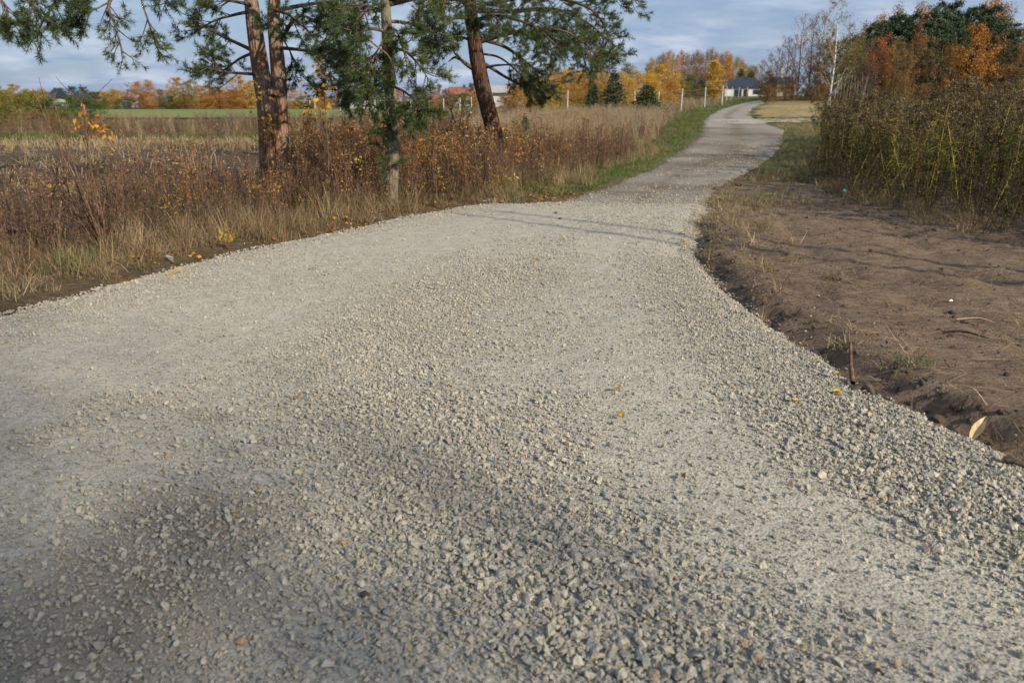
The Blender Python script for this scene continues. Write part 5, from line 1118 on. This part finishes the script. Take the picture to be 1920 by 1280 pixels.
# pale thin saplings before the wood on the right
sap = []
for k in range(3):
    m = MB(); g = np.random.default_rng(1700 + k); tube(m, np.array([[0, 0, -.1], [g.normal(0, .06), 0, 1.4], [g.normal(0, .12), .05, 2.9]]), [.03, .022, .008], 5)
    t_ = m.mesh('trunk', M['trunk_pale']); m = MB()
    for j in range(7): z = g.uniform(1.2, 2.7); a = g.uniform(0, 6.28); tube(m, np.array([[0, 0, z], [.25 * math.cos(a), .25 * math.sin(a), z + .35]]), [.008, .004], 3, .5, False)
    sap.append([('trunk', t_), ('limbs', m.mesh('limbs', M['trunk_pale']))])
for k, px in enumerate([1562, 1568, 1573, 1580, 1586, 1591, 1598, 1604, 1612, 1619, 1627, 1634]):
    Y = 76 + (k * 37 % 7); x = pxx(px, Y); s_ = .75 + .35 * ((k * 53) % 10) / 10
    put('sapling', f'{ORD[k]} thin leafless pale sapling to the right of the white birch', 'tree', sap[k % 3], (x, Y, gz(x, Y)), k, (s_,) * 3, 'leafless saplings before the right wood')

# ================================================================== SMALL THINGS ON ROAD AND SOIL
def leafmesh(seed, mat, L=.085, W_=.05):
    g = np.random.default_rng(seed); m = MB(); nu, nv = 6, 5; u = np.linspace(0, 1, nu); v = np.linspace(-1, 1, nv); U, Vv = np.meshgrid(u, v, indexing='ij')
    wd = W_ * .5 * np.sin(np.pi * np.clip(U, .03, .985)) ** .8 * (1.15 - .4 * U); c1, c2 = g.uniform(.1, .5), g.uniform(-.25, .5)
    V = np.stack([(U - .5) * L, Vv * wd, .012 + c1 * L * .5 * (Vv ** 2) * np.sin(np.pi * U) + c2 * L * (U - .5) ** 2 + .003 * g.normal(size=U.shape)], -1).reshape(-1, 3)
    i = (np.arange(nu - 1)[:, None] * nv + np.arange(nv - 1)[None, :]).ravel(); m.add(V, np.stack([i, i + 1, i + nv + 1, i + nv], -1), g.uniform(0, 1))
    tube(m, np.array([[-.5 * L, 0, .012], [-.5 * L - .02, .004, .014], [-.5 * L - .035, .008, .010]]), .0012, 3); return m.mesh('fallen_leaf', mat)
LB = [leafmesh(1800 + k, M['fallen'], .075 + .012 * (k % 3), .045 + .01 * (k % 2)) for k in range(5)]; LY = [leafmesh(1810 + k, M['fallen_y'], .08, .055) for k in range(3)]
def surf(x, y): return max(gz(x, y), float(roadz(x, y)[0]) if y < 13.4 else -9, float(roadz(x, y)[1]) if y > 13 else -9)
def lay(name, me, px, py, label, cat, dz=.012, rz=None, sc=1, rot=(0, 0), group=None):
    x, y = gpix(px, py); z = surf(x, y); x, y = gpix(px, py + z * F / max(y, 1) * .0); o_ = obj(name, me); o_.location = (x, y, z + dz); o_.rotation_euler = (rot[0], rot[1], random.uniform(0, 6.28) if rz is None else rz); o_.scale = (sc,) * 3
    return tag(o_, label, cat, group)
for k, (px, py, y_, lab) in enumerate([
    (585, 513, 0, 'curled brown leaf on the smooth left wheel track, left of a similar one'), (652, 512, 0, 'curled brown leaf on the left wheel track, the right of two'), (1006, 497, 0, 'dry brown leaf alone in the middle of the pale gravel'), (1055, 457, 0, 'tan leaf under the thin tree shadows, left of its neighbour'),
    (1082, 464, 0, 'tan leaf under the thin tree shadows, right of its neighbour'), (318, 521, 1, 'yellow leaf at the left gravel edge, left of a pair'), (336, 519, 1, 'yellow leaf at the left gravel edge, right of a pair'), (1280, 916, 0, 'tan leaf on the lower right gravel nearest the viewer'), (1162, 797, 1, 'small yellow leaf among stones in the road centre'),
    (1567, 749, 1, 'bright yellow leaf lying near the right gravel edge'), (1306, 412, 1, 'yellow leaf highest in the leaf cluster at the right road corner'), (1316, 416, 1, 'yellow leaf right of the cluster at the right road corner'), (1308, 428, 1, 'yellow leaf below the cluster at the right road corner'), (1286, 456, 1, 'yellow leaf standing on edge at the right road edge'),
    (1284, 466, 1, 'small yellow leaf just below the one on edge at right'), (1412, 488, 1, 'pale yellow leaf on the brown soil behind the road corner'), (1695, 474, 1, 'yellow leaf on the soil near the goldenrod'), (1157, 748, 0, 'small brown leaf above the yellow one in the road centre'), (876, 640, 0, 'tiny brown leaf left of the road middle'), (1490, 768, 1, 'faint yellow leaf left of the bright one on gravel'),
    (1905, 606, 0, 'brown leaf on the soil at the right picture edge'), (700, 405, 0, 'rusty leaf on the verge foot beside the slim pine'), (1570, 697, 0, 'tan leaf in the furrow beside the upright stick'), (930, 391, 0, 'orange leaf at the far end of the new gravel'), (1150, 394, 0, 'small tan leaf on the far edge of new gravel'), (560, 760, 0, 'brown leaf on the left wheel track foreground')]):
    lay('fallen_leaf', (LY if y_ else LB)[k % (3 if y_ else 5)], px, py, lab, 'leaf', sc=.68 if y_ else .62, rot=(random.uniform(-.3, .3), random.uniform(-.3, .3)))
def stick(name, pts, rad, mat, label, cat='stick', sides=6):
    P3 = []
    for (px, py, h) in pts: x, y = gpix(px, py); P3.append((x, y, surf(x, y) + h))
    P3 = smoothpath(P3, 4); c = P3[0].copy(); m = MB(); tube(m, P3 - c, np.linspace(rad, rad * .5, len(P3)), sides); o_ = obj(name, m.mesh(name, M[mat], True)); o_.location = c; return tag(o_, label, cat)
stick('twig', [(798, 548, .01), (808, 553, .012), (826, 553, .01)], .004, 'twig', 'small curved dark twig lying on the pale gravel', 'twig')
stick('stick', [(1764, 645, .02), (1800, 650, .03), (1848, 662, .02)], .011, 'twig', 'long dark stick lying on the soil right of the grass tuft')
stick('stick', [(1598, 728, .02), (1592, 712, .12), (1586, 705, .26)], .016, 'redtwig', 'reddish broken stick standing in the furrow beside the gravel')
stick('straw', [(1800, 758, .03), (1818, 772, .04), (1845, 788, .03)], .006, 'dry_leaf', 'pale straw stalk lying on the furrow edge above the dry leaf', 'straw')
stick('straw', [(1790, 622, .02), (1830, 622, .05), (1862, 624, .02)], .004, 'dry_leaf', 'bent yellow straw on the soil towards the right edge', 'straw')
stick('stick', [(1878, 878, .02), (1900, 882, .03), (1930, 886, .02)], .020, 'twig', 'dark bark stick at the right edge of the gravel')
stick('root', [(1600, 735, .0), (1622, 738, .04), (1640, 750, .0)], .028, 'soilclod', 'thick earthy root poking from the furrow foot', 'root')
stick('branch', [(62, 392, .30), (100, 398, .25), (160, 412, .18)], .026, 'twig', 'dark fallen branch in the grass at far left', 'branch')
stick('branch', [(215, 384, .28), (236, 396, .25), (268, 412, .15)], .028, 'twig', 'dark fallen branch right of the reddish shrub', 'branch')
stick('stick', [(298, 390, .30), (304, 405, .2), (310, 420, .1)], .030, 'twig', 'short dark broken stump stick in the left weeds')
def stonething(seed, mat, s): 
    me = stone_mesh(seed).copy(); me.name = 'stone'; me.materials.clear(); me.materials.append(M[mat]); return me
lay('stone', stonething(1, 'whitestone', 1), 1780, 581, 'small white stone on the brown soil', 'stone', .005, sc=.036)
lay('stone', stonething(2, 'ochre', 1), 645, 1035, 'ochre orange stone among grey gravel in the left foreground', 'stone', .012, sc=.042)
lay('stone', stonething(3, 'ochre', 1), 1415, 1250, 'ochre stone at the bottom edge of the gravel', 'stone', .012, sc=.040)
lay('stone', stonething(4, 'ochre', 1), 457, 1222, 'ochre stone in the lower left gravel', 'stone', .012, sc=.04)
lay('stone', stonething(5, 'greystone', 1), 318, 491, 'grey rock in the grass at the left road edge', 'stone', .02, sc=.15)
lay('stone', stonething(6, 'greystone', 1), 1545, 712, 'grey stone lying against the furrow', 'stone', .02, sc=.07)
lay('clod', CLOD[0], 1688, 628, 'black clod of earth on the bare soil', 'clod', .01, sc=.07)
lay('clod', CLOD[2], 1806, 616, 'dark grey clod near the bent straw', 'clod', .01, sc=.065)
lay('clod', CLOD[1], 1042, 405, 'dark lump on the far gravel, upper of two', 'clod', .01, sc=.055); lay('clod', CLOD[3], 1050, 416, 'dark lump on the far gravel, lower of two', 'clod', .01, sc=.05)
lay('clod', CLOD[4], 685, 1134, 'dark earthy lump in the left foreground gravel', 'clod', .01, sc=.035); lay('clod', CLOD[1], 1385, 345, 'dark clod on the right rim of the older track', 'clod', .03, sc=.16)
lay('clod', CLOD[3], 1342, 352, 'lump of earth on the older track', 'clod', .02, sc=.14)
def tuft(label, px, py, parts_, sc=1):
    x, y = gpix(px, py); z = surf(x, y); e_ = empty('grass_tuft', (x, y, z - .01), 0, (sc,) * 3); tag(e_, label, 'grass tuft')
    for nm, me in parts_: c = obj(nm, me, e_); c['kind'] = 'stuff'
g = np.random.default_rng(1900)
def stalks(n, lmin, lmax, lean, mat, w_=.006):
    m = MB()
    for _ in range(n): blade(m, np.array([g.normal(0, .06), g.normal(0, .04), 0]), unit(np.array([g.normal(0, lean), g.normal(0, lean), 1])), g.uniform(lmin, lmax), w_, g.uniform(.1, .6), g, g.uniform(), 4)
    return m.mesh('stalks', M[mat])
tuft('uprooted green and yellow grass tuft on the furrow edge', 1708, 706, [('blades', clump(1901, 110, .05, .16, .007, .075, 1.0, M['grass'], 0, .8)), ('stalks', stalks(14, .2, .42, .55, 'straw'))], .95)
tuft('withered straw tuft hanging over the furrow left of the green one', 1590, 662, [('blades', clump(1902, 70, .06, .17, .007, .08, 1.2, M['straw'], 0, .9)), ('stalks', stalks(8, .15, .32, .8, 'straw'))], .9)
tuft('dark green grass tuft at the right border of the gravel', 1926, 1060, [('blades', clump(1903, 90, .05, .14, .006, .05, .9, M['grass'], 0, .6))], .8)
tuft('green grass tuft in the dead grass at the left road edge', 135, 505, [('blades', clump(1904, 120, .15, .34, .008, .10, .9, M['grass'], 0, .5))], 1.0)
tuft('small green weed tuft by the grey rock at left', 352, 492, [('blades', clump(1905, 60, .05, .14, .012, .05, .8, M['grass'], 0, .6))], 1.0)
tuft('pale straw stalks standing alone on the soil before the goldenrod', 1528, 392, [('stalks', stalks(4, .25, .4, .18, 'straw', .008))], 1.0)
x, y = gpix(1542, 376); o_ = obj('plastic_scrap', leafmesh(1950, M['teal'], .09, .05)); o_.location = (x - .02, y - .9, gz(x, y) + .30); o_.rotation_euler = (1.2, .2, .4); tag(o_, 'blue green scrap caught on straw stalks over the soil', 'scrap')
o_ = lay('maize_leaf', leafmesh(1951, M['dry_leaf'], .22, .055), 1832, 803, 'large pale dry maize leaf leaning on the gravel edge', 'leaf', .04, .75, 1, (.25, -.35))
lay('maize_leaf', leafmesh(1952, M['dry_leaf'], .16, .045), 1622, 738, 'brown curled maize leaf at the foot of the furrow', 'leaf', .05, 2.4, 1, (.3, .2))

# ================================================================== TREES BEHIND THE VIEWER, OUT OF THE PICTURE, WHOSE SHADE LIES ON THE ROAD
sx, sy = SUN_AZ; kt = 1 / math.tan(SUN_EL)
for k, (ox, oy, H, lab) in enumerate([(2.07, 9.0, 9.2, 'slender bare tree outside the right edge throwing the left thin shadow'), (2.25, 9.62, 8.8, 'slender bare tree outside the right edge throwing the right thin shadow')]):
    x, y = ox + sx * 12.5, oy + sy * 12.5; m = MB(); tube(m, smoothpath([[0, 0, -.2], [.04, 0, H * .4], [-.03, .02, H * .75], [.05, 0, H]], 5), np.linspace(.085, .025, 16), 8); t_ = m.mesh('trunk', M['trunk_far'], True); m = MB(); g = np.random.default_rng(2000 + k)
    for j in range(9): z = g.uniform(.62, .97) * H; a = g.uniform(0, 6.28); tube(m, np.array([[0, 0, z], [.25 * math.cos(a), .25 * math.sin(a), z + .3], [.45 * math.cos(a), .45 * math.sin(a), z + .7]]), [.014, .010, .004], 4, .5, False)
    put('bare_tree', lab, 'tree', [('trunk', t_), ('limbs', m.mesh('limbs', M['trunk_far']))], (x, y, gz(x, y)))
def shade(cx, cy, hc, parts, sc, lab): x, y = cx + sx * hc * kt, cy + sy * hc * kt; put('birch_tree', lab, 'tree', parts, (x, y, gz(x, y)), 1.0, sc)
shade(-3.3, 3.5, 22, decid(2010, 10, 5.0, .76, 3400, .085, 'yellow', 'birch', 'birch', 30, .009, 8, gap=.05, rise=.8, dense=.09), (.98, .98, 2.5), 'tall thinning birch behind the viewer shading the left foreground')

# goldenrod stalks leaning out of the thicket front
M['lean_stem'] = leafmat('yellow goldenrod stem', [(.28, .23, .06), (.38, .32, .09), (.30, .20, .07)], 0)
def leaner(seed, H):
    p_ = goldenrod(seed, H, 'gold_yellow', .05, False, .5); p_[0][1].materials[0] = M['lean_stem']; return p_
for k, (px, py, lean, H, lab) in enumerate([(1592, 352, .30, 1.35, 'leftmost of the yellow stalks leaning right out of the goldenrod'), (1606, 350, .36, 1.5, 'second yellow stalk leaning right near the left end of the goldenrod'), (1622, 362, .42, 1.55, 'long yellow stalk leaning right, third from the left in the goldenrod'), (1634, 360, .34, 1.6, 'tall yellow stalk leaning right beside the longest one in the goldenrod'), (1646, 366, .48, 1.6, 'most slanted yellow stalk leaning right in the goldenrod'),
    (1668, 372, .30, 1.45, 'yellow stalk leaning right before the grey plumes mid thicket'), (1726, 392, .05, 1.6, 'upright yellow stalk standing in the middle of the goldenrod front'), (1790, 410, -.30, 1.3, 'yellow stalk leaning left at the middle of the goldenrod'), (1812, 418, .12, 1.5, 'green stalk with whorled leaves right of the left leaning one'), (1835, 425, .25, 1.35, 'yellowish stalk leaning right near the right end of the goldenrod'), (1870, 436, .22, 1.25, 'brown yellow stalk leaning right at the far right of the goldenrod'), (1700, 385, -.42, 1.2, 'bent stalk leaning far left out of the goldenrod foot')]):
    x, y = gpix(px, py); y -= .35; x -= .12; e_ = put('goldenrod', lab, 'plant', leaner(2100 + k, H), (x, y, gz(x, y)), 0, (1, 1, 1), 'yellow goldenrod stalks leaning out of the thicket'); e_.rotation_euler = (.12, lean, 0)
    for c in e_.children:
        if c.name.startswith('foliage'): c['kind'] = 'stuff'
